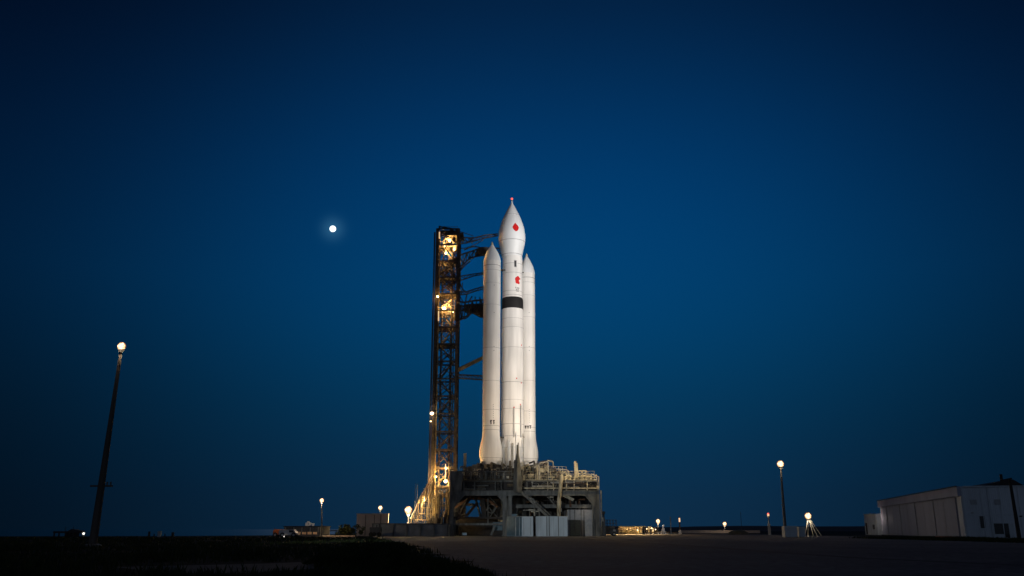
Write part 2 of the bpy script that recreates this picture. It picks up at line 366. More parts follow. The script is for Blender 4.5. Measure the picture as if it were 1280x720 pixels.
# raceway panel on the left of the upper stage, cable ducts of the core
patch([(-.35, -2.1), (.35, -2.1), (.35, 2.1), (-.35, 2.1)], lambda z: r1, -.95, zat(333, cy), (cx, cy), 3, .05).build('raceway_cover', M['white2'], core)
for th, p0, p1 in ((math.asin(1.6 / 13.6), 512, 548), (math.asin(9.6 / 13.6), 508, 548)):
    d = MB(); z0, z1 = zat(p1, cy), zat(p0, cy); c = on_cyl(r2, th, (z0 + z1) / 2, (cx, cy), .06); d.box(c, (.22, .22, z1 - z0), rz=th); d.build('cable_duct', M['grey'], cl)
for th, p in ((math.asin(9.6 / 13.6), 507), (math.asin(1.8 / 13.6), 511), (math.asin(5 / 13.6), 475), (.95, 433), (.9, 480)):
    patch([(.13 * math.cos(k), .16 * math.sin(k)) for k in range(6)], lambda z: r2, th, zat(p, cy), (cx, cy), 1, .03).build('red_marking', M['red'], cl)
s = MB(); random.seed(3)
for k in range(13):
    th = R(-62 + k * 10 + random.uniform(-3, 3)); z0 = zat(586, cy); z1 = zat(random.uniform(541, 560), cy); rr = random.uniform(.05, .11)
    d = MB(); d.path([on_cyl(r2 + .1, th, z0, (cx, cy), .1), on_cyl(r2 + .1, th, z1 - .4, (cx, cy), .14), on_cyl(r2 + .1, th + .03, z1, (cx, cy), .02)], rr)
    d.build('feed_line', M['white2'] if k % 3 else M['pipe'], cl, True)

# boosters
def booster(bx, by, tip, cone, body0, flare, wide, base, hw_t, hw_b, hw_w, words, word_px, th_word):
    zz = lambda p: zat(p, by)
    rt = rad(hw_t, cone, by); rw = rad(hw_w, wide, by); rb = rad(hw_b, flare, by)
    body = MB().lathe([(rb, zz(flare)), (rt * .5 + rb * .5, zz((cone + flare) / 2)), (rt, zz(cone))], (bx, by, 0), 48).build('booster', M['white'], rk, True)
    H = zz(tip) - zz(cone); prof = [(rt + .03, zz(cone)), (rt + .03, zz(cone) + .25)]
    for f in [i / 12 for i in range(1, 12)]:
        prof.append((rt * (1 - (f * .91) ** 1.55), zz(cone) + .25 + (H - 1.0) * f))
    prof.append((.24, zz(tip) - .75))
    nc = MB().lathe(prof, (bx, by, 0), 48).build('nose_cone', M['white2'], body, True)
    MB().lathe([(.24, zz(tip) - 1.0), (.25, zz(tip) - .55), (.12, zz(tip) - .1), (.02, zz(tip))], (bx, by, 0), 16).build('nose_tip', M['padl'], body, True)
    sk = [(rw * .86, zz(base)), (rw * .93, zz(base - 5)), (rw, zz(wide + 1)), (rw * .995, zz(wide - 3))]
    for i in range(1, 8):
        f = i / 8; q = f * f * (3 - 2 * f); sk.append((rw + (rb + .02 - rw) * q, zz(wide - 3) + (zz(flare) - zz(wide - 3)) * f))
    sk += [(rb + .03, zz(flare)), (rb + .03, zz(flare) + .4)]
    MB().lathe(sk, (bx, by, 0), 48).build('engine_skirt', M['white'], body, True)
    for p, hh in ((cone + 6, .10), (cone + 12, .04), (cone + 28, .03), (cone + 55, .03), (436, .05), (477, .04), (flare - 30, .05), (flare - 10, .06), (flare - 5, .06), (flare - 1, .04)):
        f = (p - cone) / (flare - cone); r_ = rt + (rb - rt) * f; s = MB(); band(s, r_, zz(p), hh, .02, (bx, by)); s.build('seam', M['seam'], body)
    s = MB(); band(s, rw * .97, zz(base - 8), .05, .1, (bx, by)); s.build('skirt_seam', M['seam'], body)
    for gl in words: strokes(gl, rb, th_word, zz(word_px), (bx, by), .2, .03).build('letter', M['mark'], body)
    for k in range(7): strokes([(-.1, 0, .12, 0), (.02 * k - .06, 0, .02 * k - .06, -.18)], rb, th_word + .12, zz(word_px - 22) - k * .42, (bx, by), .07, .03).build('small_marking', M['seam'], body)
    for p in (359, 393, 435, 440):
        strokes([(-.1, 0, .1, 0)], rb, th_word + .15, zz(p), (bx, by), .16, .05).build('access_port', M['seam'], body)
    return body
LBX, LBY = -4.05, 172.8
booster(LBX, LBY, 302, 327.5, 330, 543, 569, 581, 10.7, 10.9, 14.6, [[(-.5, .4, -.05, .4), (-.28, .45, -.28, -.45), (-.5, .1, -.28, .1)], [(.15, .4, .6, .4), (.38, .45, .38, -.45), (.38, -.1, .55, -.1)]], 529, .15)
RBX, RBY = 3.05, 178.3
booster(RBX, RBY, 316.5, 343, 345, 545, 571, 582, 10.3, 10.4, 13.6, [[(-.8, .35, -.65, 0), (-.5, .35, -.65, 0), (-.65, 0, -.65, -.35)], [(-.25, .35, -.1, 0), (.05, .35, -.1, 0), (-.1, 0, -.1, -.35)], [(.2, .33, .7, .33), (.45, .35, .45, -.35)]], 535, .12)
# struts between core and boosters
for z in (zat(548, cy), zat(340, cy)):
    for (bx, by, rr) in ((LBX, LBY, 1.75), (RBX, RBY, 1.7)):
        d = Vector((bx - cx, by - cy, 0)).normalized(); sd_ = Vector((-d.y, d.x, 0))
        MB().bar(Vector((cx, cy, z)) + d * (r1 - .3) + sd_ * .5, Vector((bx, by, z)) - d * (rr - .3) + sd_ * .5, .22).bar(Vector((cx, cy, z)) + d * (r1 - .3) - sd_ * .5, Vector((bx, by, z + .5)) - d * (rr - .3) - sd_ * .5, .22).build('booster_strut', M['dark'], rk)

# ------------------------------------------------------------------ concrete podium left of the pad
P0, P1 = xat(466, 655, 160), xat(561.5, 655, 160); PZ = zat(655.5, 160)
pod = thing('concrete_podium', 'long low grey concrete retaining wall left of the launch platform', 'retaining wall', ((P0 + P1) / 2, 170, 0))
MB().span(P0, P1, 160, 192, 0, PZ).build('wall', M['concrete'], pod, bevel=.04)
s = MB(); s.span(P0 - .15, P1 + .02, 159.8, 192, PZ + .003, PZ + .18); s.build('coping', M['pad'], pod)
x = P0 + 1.2
while x < P1:
    MB().span(x, x + .22, 159.75, 159.99, 0, PZ - .02).build('pilaster', M['pad'], pod); x += 2.35

# ------------------------------------------------------------------ gantry tower
TX0, TX1, TY0, TY1 = -15.55, -11.15, 176.0, 180.2
TZ0 = PZ + .19; TZ1 = zat(286, 176)
point('lamp_light', (-17.6, 173.5, 6.5), 2700, (1, .68, .26), .2); point('lamp_light', (-15.0, 173.2, 10.5), 1100, (1, .68, .26), .2)
tw = thing('gantry_tower', 'tall dark rusty lattice service tower with swing arms beside the rocket', 'launch tower', ((TX0 + TX1) / 2, (TY0 + TY1) / 2, TZ0))
cols = [(TX0, TY0), (TX1, TY0), (TX1, TY1), (TX0, TY1)]
for i, (x, y) in enumerate(cols):
    b = MB(); b.span(x - .3, x + .3, y - .3, y - .22, TZ0, TZ1).span(x - .3, x + .3, y + .22, y + .3, TZ0, TZ1).span(x - .06, x + .06, y - .219, y + .219, TZ0, TZ1)
    z = TZ0 + 1
    while z < TZ1: b.box((x, y, z), (.64, .64, .10)); z += 2.1
    b.build('column', M['rust'], tw)
MB().span(TX0 - .72, TX0 - .42, TY0 - .2, TY0 + .1, TZ0, TZ1 - .8).build('cable_tray', M['dark'], tw)
MB().span(TX0 + .5, TX0 + .72, TY0 - .28, TY0 - .1, TZ0, TZ1 - 2).build('cable_tray', M['tow'], tw)
for k, (dx, dy, rr) in enumerate(((1.3, .6, .12), (3.3, .4, .16), (3.7, .7, .10), (2.9, 3.3, .14), (.9, 3.4, .1))):
    MB().tube((TX0 + dx, TY0 + dy, TZ0), (TX0 + dx, TY0 + dy, TZ1 - 1.5 - k), rr).build('riser_pipe', M['rust'] if k % 2 else M['grate'], tw, True)
NB = 17; BH = (TZ1 - TZ0) / NB
random.seed(11)
for k in range(NB + 1):
    z = TZ0 + k * BH
    b = MB(); w_ = .34 if k % 3 == 1 else .22
    for (x0, y0), (x1, y1) in zip(cols, cols[1:] + cols[:1]): b.bar((x0, y0, z - .02), (x1, y1, z - .02), w_, .3)
    b.build('cross_frame', M['rust'] if k < 9 else M['dark'], tw)
    if k < NB:
        b = MB(); fl = k % 2
        for j, ((x0, y0), (x1, y1)) in enumerate(zip(cols, cols[1:] + cols[:1])):
            if (k + j) % 5 == 0: a0, a1 = ((x0, y0, z), ((x0 + x1) / 2, (y0 + y1) / 2, z + BH)), ((x1, y1, z), ((x0 + x1) / 2, (y0 + y1) / 2, z + BH))
            else: a0, a1 = ((x0, y0, z), (x1, y1, z + BH)), ((x1, y1, z), (x0, y0, z + BH))
            if j in (0, 2) or k > 8: b.bar(*a0, .15); b.bar(*a1, .15)
            else: b.bar(*(a0 if fl else a1), .16)
        b.build('cross_brace', M['rust'] if k < 9 else M['dark'], tw)
    if 0 < k:      # landing with grating and handrail
        b = MB(); dens = k >= 10
        x0, x1 = (TX0 + .3, TX0 + 1.5) if k % 2 else (TX1 - 1.5, TX1 - .3)
        if dens: x0, x1 = TX0 + .3, TX1 - .3
        yy0, yy1 = (TY0 + 1.9, TY1 - .2) if dens else (TY0 + .8, TY1 - .6)
        n = 14 if dens else 7
        for i in range(n): yb = yy0 + (yy1 - yy0) * i / (n - 1); b.span(x0, x1, yb - .035, yb + .035, z + .14, z + .19)
        b.span(x0, x1, yy0 - .1, yy0 - .05, z + .14, z + .3)
        for hz in (.6, 1.15): b.bar((x0, yy0 - .07, z + hz), (x1, yy0 - .07, z + hz), .05)
        for i in range(4): xx = x0 + (x1 - x0) * i / 3; b.bar((xx, yy0 - .07, z + .15), (xx, yy0 - .07, z + 1.15), .05)
        b.build('landing', M['grate'], tw)
    if k < NB:     # stair flight zigzagging up inside the tower
        b = MB(); xa, xb = (TX0 + .9, TX1 - .9) if k % 2 == 0 else (TX1 - .9, TX0 + .9); ys = TY0 + 2.2
        for yy in (ys - .45, ys + .45):
            b.bar((xa, yy, z + .15), (xb, yy, z + BH + .15), .07, .24); b.bar((xa, yy, z + 1.15), (xb, yy, z + BH + 1.15), .05)
        for i in range(1, 12): f = i / 12; b.box((xa + (xb - xa) * f, ys, z + .15 + BH * f), (.26, .9, .05))
        b.build('stair_flight', M['grate'], tw)
# equipment and cable looms in the dense upper part
for k in range(34):
    z = random.uniform(zat(400, 176), TZ1 - 1.5); x = random.uniform(TX0 + .5, TX1 - .4); y = random.uniform(TY0 + .3, TY1 - .3)
    MB().box((x, y, z), (random.uniform(.3, 1.1), random.uniform(.3, .9), random.uniform(.3, 1.2))).build('equipment_box', M['dark'] if k % 3 else M['grate'], tw, bevel=.03)
for k in range(40):
    z = random.uniform(zat(405, 176), TZ1 - .5); x0 = random.uniform(TX0 + .2, TX1 - 1); x1 = random.uniform(x0 + .8, TX1 + .5); y = random.uniform(TY0 - .2, TY1); dz = random.uniform(-2.2, 1.2)
    pts = [Vector((x0 + (x1 - x0) * f, y, z + dz * f - random.uniform(.4, 1) * math.sin(math.pi * f))) for f in (0, .2, .4, .6, .8, 1)]
    MB().path(pts, random.uniform(.05, .10), 5).build('cable', M['dark'] if k % 3 else M['rust'], tw)
for k in range(22):
    z = random.uniform(TZ0 + 1, zat(400, 176)); x0 = random.uniform(TX0 + .3, TX1 - 2); x1 = x0 + random.uniform(.8, 2); y = random.uniform(TY0, TY1)
    MB().path([(x0, y, z), (x0, y, z + random.uniform(.8, 2)), (x1, y, z + random.uniform(1, 3))], random.uniform(.05, .1), 5).build('conduit', M['rust'] if k % 2 else M['grate'], tw)
# top hoist frame
T = lambda px, py, Y=176: at(px, py, Y)
b = MB()
for Y in (176, 180):
    b.bar(T(549.5, 286, Y), T(549.5, 282.5, Y), .35); b.bar(T(549, 283, Y), T(563, 286.5, Y), .22); b.bar(T(563, 286.5, Y), T(577, 293, Y), .22); b.bar(T(563, 286.5, Y), T(563, 292, Y), .18); b.bar(T(577, 293, Y), T(571, 297, Y), .2)
b.bar(T(549, 283, 176), T(549, 283, 180), .2).bar(T(577, 293, 176), T(577, 293, 180), .2)
b.path([T(550, 283), T(562, 284.5), T(577, 290), T(592, 295)], .07, 5); b.build('hoist_frame', M['dark'], tw)
b = MB().span(TX0 + 1.5, TX1 + 1, TY0 - .2, TY1, zat(294, 176), zat(291, 176)); b.build('machine_house', M['dark'], tw)

# swing arms
def truss(top, bot, Y0, Y1, w_, n, m=M['dark'], name='swing_arm', extra=None):
    def lerp(pl, f):
        seg = f * (len(pl) - 1); i = min(int(seg), len(pl) - 2); t = seg - i
        return (pl[i][0] + (pl[i + 1][0] - pl[i][0]) * t, pl[i][1] + (pl[i + 1][1] - pl[i][1]) * t)
    b = MB()
    for Y in (Y0, Y1):
        for pl in (top, bot):
            for p, q in zip(pl, pl[1:]): b.bar(at(*p, Y), at(*q, Y), w_)
        for i in range(n):
            a, c = i / n, (i + 1) / n
            b.bar(at(*lerp(top, a), Y), at(*lerp(bot, a), Y), w_ * .6)
            b.bar(at(*lerp(top, a), Y), at(*lerp(bot, c), Y), w_ * .6) if i % 2 else b.bar(at(*lerp(bot, a), Y), at(*lerp(top, c), Y), w_ * .6)
    for i in range(n + 1):
        f = i / n
        for pl in (top, bot): b.bar(at(*lerp(pl, f), Y0), at(*lerp(pl, f), Y1), w_ * .6)
    if extra: extra(b)
    return b.build(name, m, tw)
truss([(572, 298), (580, 297), (592, 297.5), (606, 294), (622.5, 292.3)], [(574, 305), (585, 303), (592, 301.5), (606, 297.5), (622.5, 294.5)], 175.4, 177.4, .20, 8)
truss([(570, 322), (580, 317), (590, 314), (602, 309.5), (629, 311)], [(571, 336), (580, 330), (588, 322), (598, 320), (629, 316)], 175.6, 177.4, .26, 9)
truss([(571, 346), (580, 344.5), (592, 342.5), (607, 340.5)], [(571, 352), (582, 348.5), (592, 345), (607, 342.5)], 175.6, 176.8, .18, 6)
truss([(571, 364), (582, 365), (594, 361), (607, 357.5)], [(571, 369), (582, 368), (594, 364), (607, 360.5)], 175.6, 176.8, .18, 6)
truss([(570, 376), (580, 378), (592, 376), (607, 374.5)], [(570, 402), (579, 398), (590, 391), (607, 392)], 174.9, 178.2, .30, 8)
truss([(571, 382), (582, 383), (594, 383.5), (607, 382)], [(571, 388), (582, 388), (594, 387), (607, 388)], 175.3, 177.6, .34, 7)
m5 = MB().prism([(T(p, q).x, T(p, q).z) for p, q in ((580, 381), (607, 379.5), (607, 396), (600, 395.5), (592, 391), (581, 389))], 175.6, 177.2)
m5.build('arm_cabin', M['dark'], tw)
m2 = MB().prism([(T(p, q).x, T(p, q).z) for p, q in ((597, 311), (607, 309), (612, 310), (612, 317.5), (600, 318), (594, 317))], 175.7, 177.0)
m2.build('arm_cabin', M['dark'], tw)
b = MB(); b.bar(T(571.5, 464), T(604, 447.5), .32, .5).bar(T(571.5, 461, 177.6), T(604, 445.5, 177.6), .22)
for i in range(7): f = i / 6; b.bar(T(571.5 + 32.5 * f, 464 - 16.5 * f), T(571.5 + 32.5 * f, 461 - 15.5 * f, 177.6), .12)
b.build('swing_arm', M['tow'], tw)
b = MB()
for Y in (175.6, 177.4):
    b.bar(T(571, 468.3, Y), T(605, 470, Y), .24); b.bar(T(571, 472.6, Y), T(605, 474.8, Y), .24)
    for i in range(8): a = 571 + 34 * i / 8; b.bar(T(a, 468.4 + i * .2, Y), T(a + 4.2, 472.8 + i * .25, Y), .13); b.bar(T(a, 468.4, Y), T(a, 472.8, Y), .11)
b.build('swing_arm', M['rust'], tw)
random.seed(5)
for k, (p, q, sag) in enumerate((((578, 303), (592, 297), 3), ((576, 310), (604, 300), 3), ((580, 312), (600, 309), -1.5), ((574, 340), (592, 322), -4), ((572, 345), (588, 326), -3), ((571, 330), (586, 316), 2), ((574, 352), (584, 366), 3),
                    ((578, 353), (577, 368), 2), ((584, 366), (582, 378), -1), ((575, 370), (582, 380), 2), ((586, 378), (590, 370), 0), ((594, 377), (594, 371), 0), ((600, 377), (600, 372), 0), ((577, 398), (590, 391), 3), ((572, 401), (583, 396), -2), ((590, 296), (590, 304), 0))):
    A, B = T(*p), T(*q); pts = [A + (B - A) * f + Vector((0, .3 * math.sin(5 * f + k), -sag * .16 * math.sin(math.pi * f))) for f in [i / 8 for i in range(9)]]
    MB().path(pts, .09 if k % 2 else .13, 5).build('hose', M['dark'], tw)
# lamps on the tower (each: housing > bulb), with their real light
def tower_lamp(px, py, Y, r, power, color=SODIUM, m='lampy', off=(0, -.45, .05)):
    p = at(px, py, Y); h_ = MB().lathe([(r * 1.1, r * .35), (r * 1.25, r * .6), (r * .5, r * 1.3), (.02, r * 1.4)], p, 16).build('lamp', M['steelp'], tw)
    MB().ball(p, r, 8).build('bulb', M[m], h_, True)
    if power: point('lamp_light', p + Vector(off), power, color, r)
tower_lamp(562, 301, 176.6, .27, 2600); tower_lamp(555.5, 307, 177.0, .18, 1900); tower_lamp(568, 312, 177.6, .16, 1700); tower_lamp(557, 317, 178, .12, 1200)
tower_lamp(555.5, 386, 176.8, .30, 2700); tower_lamp(562, 381, 177.8, .16, 1500); tower_lamp(566, 390, 177.6, .14, 1100)
tower_lamp(547, 370.5, 175.4, .26, 160, m='lampw'); tower_lamp(540, 516.5, 175.4, .40, 260, WARM, 'lampw'); tower_lamp(538.5, 526.5, 175.4, .16, 30)
tower_lamp(557, 601.5, 176.3, .34, 2600, m='lampy'); tower_lamp(557.5, 586, 176.2, .14, 900)
tower_lamp(545, 596, 175.2, .15, 900)
for px, py0, py1 in ((549.3, 290, 298), (548.2, 389, 401), (557, 580, 596)):
    MB().bar(T(px, py0, 175.6), T(px, py1, 175.6), .22 if px < 556 else .14).build('strip_light', mat('strip_glow', (1, .8, .5), .5, var=0, emit=(1, .62, .30), estr=.75), tw)

# pipe rack sloping up to the tower foot
pr = thing('pipe_rack', 'sloping rack of thin pipes lit yellow at the foot of the tower', 'pipe rack', (at(530, 650, 172).x, 172, PZ + .18))
random.seed(21); zb = PZ + .19
tops = lambda px: 654 - 62 * min(1, max(0, (px - 512) / 29)) ** .8
for k in range(11):
    px = 515 + k * 2.6; Y = 171 + (k % 3) * 1.2; x = xat(px, 640, Y); z1 = zat(tops(px) + random.uniform(0, 6), Y)
    MB().tube((x, Y, zb), (x, Y, z1), .05).build('post', M['tow'], pr)
for k in range(3):
    Y = 170.6 + 1.2 * k; pts = [Vector((xat(px, 640, Y), Y, zat(tops(px) + 3 * k + 1.5 * math.sin(px * .5 + k), Y))) for px in range(513, 543, 3)]
    pts = [p if p.z > zb + .1 else Vector((p.x, p.y, zb + .1)) for p in pts]
    MB().path(pts, .07, 5).build('pipe', M['tow'] if k % 2 else M['pipe'], pr)
for k in range(34):
    px = random.uniform(522, 545); Y = random.uniform(170.5, 175); lo = random.uniform(625, 652); hi = max(tops(px), lo - random.uniform(6, 24)); a = at(px, lo, Y); c = at(px + random.uniform(-3, 6), hi, Y)
    a.z = max(a.z, zb + .1)
    MB().path([a, (a.x, a.y, c.z), c], random.uniform(.05, .10), 5).build('branch_pipe', M['tow'] if k % 3 else M['pipe'], pr)
for k in range(5):
    z = zb + .7 + k * 1.1; b = MB(); b.bar((xat(519 + k * 4, 640, 171.2), 171.2, z), (xat(546, 640, 171.2), 171.2, z), .10, .16)
    for i in range(5): xx = xat(522 + k * 4, 640, 171.2) + i * .7; b.bar((xx, 171.2, z), (xx, 174.5, z), .09)
    b.build('walkway', M['tow'], pr)
for px, py in ((518, 600), (521, 601.5)):
    b = MB().tube((xat(px, 650, 178), 178, zb), (xat(px, 650, 178), 178, zat(py + 5, 178)), .06, .03, 6)
    tag(b.build('whip_antenna', M['steelp']), 'thin upright antenna mast left of the tower, %s of the two' % ('farther left' if px < 520 else 'nearer the tower'), 'antenna', 'thin antenna masts')

# more valves and machinery around the tower foot
random.seed(33)
mf = thing('pump_skid', 'cluttered yellow lit pipework and pumps at the bottom of the tower', 'pump skid', (at(553, 650, 170).x, 170, zb))
for k in range(22):
    px = random.uniform(537, 560); Y = random.uniform(167, 173); lo = random.uniform(612, 651); p = at(px, lo, Y); p.z = max(p.z, zb + .2)
    hgt = random.uniform(.8, 3.2)
    MB().path([p, p + Vector((0, 0, hgt)), p + Vector((random.uniform(-.9, .9), 0, hgt + .1))], random.uniform(.05, .14), 6).build('pipe', M['tow'] if k % 2 else M['rust'], mf)
for k in range(7):
    x = xat(538 + k * 3.6, 650, 169); MB().box((x, 169 + k % 2, zb + .5 + .2 * (k % 3)), (.5, .7, 1.0 + .4 * (k % 3))).build('pump', M['rust'], mf, bevel=.05)
for k in range(6):
    x = xat(541 + k * 4, 650, 171); MB().bar((x, 171, zb), (x, 171, zat(606 + 5 * (k % 3), 171)), .16).build('post', M['tow'], mf)
for k in range(4):
    z = zb + 1.6 + 1.6 * k; MB().bar((xat(540, 640, 171), 171.15, z), (xat(562, 640, 171), 171.15, z), .14).build('beam', M['tow'] if k % 2 else M['rust'], mf)

# ------------------------------------------------------------------ launch platform
PY0, PY1 = 162.0, 187.0
XL, XR = xat(561.5, 640, PY0), xat(750, 640, PY0)
lp = thing('launch_platform', 'massive grey steel launch platform on legs under the white rocket', 'launch platform', ((XL + XR) / 2, (PY0 + PY1) / 2, 0))
zl = zat(619.5, PY0); zu = zat(613, PY0); zd = zat(600, PY0)
G = lambda px, py, Y=PY0: at(px, py, Y)
XM0, XM1 = xat(628.5, 640, PY0), xat(640, 640, PY0)
# main deck slab (behind the front girder) and girders on four sides
MB().span(XL + .1, XR - .1, PY0 + 1.5, PY1 - 1.5, zd - .25, zd).build('deck', M['pad'], lp)
def girder(x0, x1, y0, y1, nm='girder', m=M['pad']):
    b = MB(); b.span(x0, x1, y0, y1, zl, zl + .16).span(x0, x1, y0, y1, zu - .12, zu)
    horiz = (x1 - x0) > (y1 - y0)
    if horiz: ym = (y0 + y1) / 2; b.span(x0, x1, ym - .06, ym + .06, zl + .161, zu - .121)
    else: xm = (x0 + x1) / 2; b.span(xm - .06, xm + .06, y0, y1, zl + .161, zu - .121)
    return b.build(nm, m, lp)
girder(XL, XR, PY0, PY0 + .55); girder(XL, XR, PY1 - .55, PY1); girder(XL, XL + .5, PY0 + .56, PY1 - .56); girder(XR - .5, XR, PY0 + .56, PY1 - .56)
for k in range(8): xx = XL + (XR - XL) * (k + .5) / 8; MB().span(xx - .15, xx + .15, PY0 + .56, PY1 - .56, zl + .3, zu - .2).build('floor_beam', M['dark'], lp)
# web of the deck edge: dark recessed panels with stiffeners
MB().span(XL + .2, XR - .2, PY0 + 1.3, PY0 + 1.4, zu + .003, zd - .26).build('deck_skirt', M['dark'], lp)
MB().span(XL + .2, XR - .2, PY1 - 1.4, PY1 - 1.3, zu + .003, zd - .26).build('deck_skirt', M['dark'], lp)
MB().span(XR - 1.4, XR - 1.3, PY0 + 1.41, PY1 - 1.41, zu + .003, zd - .26).build('deck_skirt', M['pad'], lp)
MB().span(XL + .3, XL + .4, PY0 + 1.41, PY1 - 1.41, zu + .003, zd - .26).build('deck_skirt', M['pad'], lp)
random.seed(77)
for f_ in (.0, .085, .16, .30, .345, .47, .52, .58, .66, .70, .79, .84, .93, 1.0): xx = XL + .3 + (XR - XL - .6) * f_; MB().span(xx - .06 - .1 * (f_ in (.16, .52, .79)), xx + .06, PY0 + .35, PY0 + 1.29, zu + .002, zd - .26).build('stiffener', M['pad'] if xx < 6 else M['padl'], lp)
for k in range(26):      # pipes and boxes hung along the recess under the deck
    px = random.uniform(576, 744); p = G(px, 605, PY0 + random.uniform(.4, 1.1)); z = random.uniform(zu + .15, zd - .4); ln = random.uniform(.6, 4.5); rr = random.uniform(.05, .16)
    if p.x + ln > XR - .4: ln = -ln
    MB().path([(p.x, p.y, zd - .27), (p.x, p.y, z), (p.x + ln, p.y, z), (p.x + ln, p.y, z - .1)], rr, 6).build('hanging_pipe', M[random.choice(['pad', 'dark', 'dark', 'grate', 'rust'] if px < 650 else ['pad', 'padl', 'dark', 'pipe', 'rust'])], lp, True)
for k in range(10):
    px = random.uniform(578, 742); p = G(px, 605, PY0 + .9); MB().box((p.x, p.y, random.uniform(zu + .5, zd - .7)), (random.uniform(.4, 1.6), .5, random.uniform(.4, .9))).build('junction_box', M[random.choice(['pad', 'dark', 'grate'])], lp, bevel=.03)
# legs with haunches
def leg(x0, x1, y0, y1, z1=zl - .003, m=M['pad']):
    b = MB(); b.span(x0, x1, y0, y1, 0, z1); b.span(x0 - .15, x1 + .15, y0 - .15, y1 + .15, 0, .25); return b.build('leg', m, lp)
for (a, c) in ((XL, XL + .75), (XM0, XM0 + .7), (XM1 - .65, XM1), (XR - .75, XR)):
    leg(a, c, PY0 + .02, PY0 + .75); leg(a, c, PY1 - .75, PY1 - .02)
for y in (PY0 + 8, PY0 + 16): leg(XL, XL + .7, y, y + .7); leg(XR - .7, XR, y, y + .7)
for Y in (PY0, PY1 - .5):
    for (xa, sg) in ((XL + .76, 1), (XR - .76, -1)):
        hw = 1.9; hb = MB().prism([(xa, zl - .004), (xa + sg * hw, zl - .004), (xa, zl - 2.2)], Y + .06, Y + .46); hb.build('haunch', M['pad'], lp)
    hb = MB().prism([(XM0 - .01, zl - .004), (XM0 - 1.0, zl - .004), (XM0 - .01, zl - 1.1)], Y + .06, Y + .46); hb.build('haunch', M['pad'], lp)
# lower tie beams
zt = zat(655, PY0)
MB().span(XL + .76, XM0 - .01, PY0 + .2, PY0 + .5, zt - .2, zt + .15).build('tie_beam', M['pad'], lp)
MB().span(XM1 + .01, XR - 1.2, PY0 + 3, PY0 + 3.4, zat(635, PY0 + 3), zat(630.5, PY0 + 3)).build('tie_beam', M['pad'], lp)
MB().span(XL + .76, XM0 - .01, PY1 - .5, PY1 - .2, zt - .2, zt + .15).build('tie_beam', M['pad'], lp)
MB().bar(G(618, 658, PY0 + .3), G(614, 669, PY0 + .3), .35).build('strut', M['pad'], lp)
MB().span(xat(616, 650, 164), xat(628, 650, 164), 164, 164.3, zat(663, 164), zat(653, 164)).build('wall_panel', M['contb'], lp)
# understructure seen through the left portal
random.seed(8)
br = lambda p, q, w_=.22, m='pipeb', Y=170, nm='brace': MB().bar(G(*p, Y), G(*q, Y + random.uniform(-1, 1)), w_).build(nm, M[m], lp)
for p, q, w_, m in (((569, 634), (590, 622), .5, 'pipeb'), ((590, 622), (612, 626), .5, 'pipeb'), ((612, 626), (622, 634), .4, 'pipeb'), ((583, 645), (597, 628), .45, 'pipeb'), ((571, 650), (585, 622), .35, 'dark'), ((598, 647), (612, 634), .25, 'pad'), ((609, 618), (619, 629), .22, 'pad'),
                    ((610, 620), (610, 655), .2, 'pad'), ((601, 628), (607, 640), .7, 'pipeb'), ((603, 624), (606, 648), .9, 'dark'), ((568, 622), (576, 648), .5, 'dark'), ((614, 640), (622, 633), .2, 'pad'), ((610, 633), (622, 647), .18, 'pad'), ((622, 632), (612, 647), .18, 'pad'), ((566, 647), (628, 647.5), .35, 'dark'),
                    ((594, 622), (601, 646), .3, 'dark'), ((574, 630), (592, 631), .5, 'dark')): br(p, q, w_, m)
MB().pipe_ring(G(577, 637.5, 167), .8, .09).build('pipe_ring', M['pad'], lp, True)
MB().pipe_ring(G(614, 636, 166), .75, .07).build('pipe_ring', M['pad'], lp, True)
b = MB(); b.span(xat(604, 640, 176), XR - 1.5, 176, 176.5, 0, zl - .2); b.build('blast_wall', M['dark'], lp)
b = MB(); b.span(XL + 1, xat(604, 640, 176) - .01, 176, 176.5, 0, zat(647, 176)); b.build('blast_wall', M['dark'], lp)
b = MB(); b.span(XL + 1, XL + 2.2, 176.51, 177, 0, zl - .2); b.build('blast_wall', M['dark'], lp)
MB().lathe([(2.9, 2.2), (2.9, 3.2), (2.3, 5.4), (2.5, zl - .1)], (0.3, 172, 0), 28).build('flame_duct', M['pad'], lp, True)
# equipment under the middle and right bays
for k in range(26):
    px = random.uniform(645, 740); Y = random.uniform(PY0 + 2, 174); py0 = random.uniform(620, 640); p = G(px, py0, Y); q = G(px + random.uniform(-8, 14), py0 + random.uniform(3, 22), Y + random.uniform(-1, 1)); q.z = max(q.z, .2)
    MB().path([p, (q.x, p.y, p.z), q], random.uniform(.07, .2), 6).build('pipe', M[random.choice(['pad', 'dark', 'pipe', 'pipeb'])], lp)
MB().bar(G(651, 614.5, PY0 - .3), G(685, 646, PY0 - .3), .42, .42).bar(G(654, 613.5, PY0 + .5), G(689, 645, PY0 + .5), .22).build('diagonal_brace', M['pad'], lp)
MB().bar(G(684, 620, PY0 + 2), G(694, 632, PY0 + 2), .2).build('diagonal_brace', M['pad'], lp)
MB().bar(G(704, 619, PY0 + 1.2), G(717, 625, PY0 + 1.2), .5).build('diagonal_brace', M['padl'], lp)
MB().path([G(702, 594, PY0 - .3), G(700.5, 612, PY0 - .3), G(699, 622, PY0 - .3), G(698.5, 645, PY0 - .3)], .33, 8).build('riser_duct', M['padl'], lp, True)
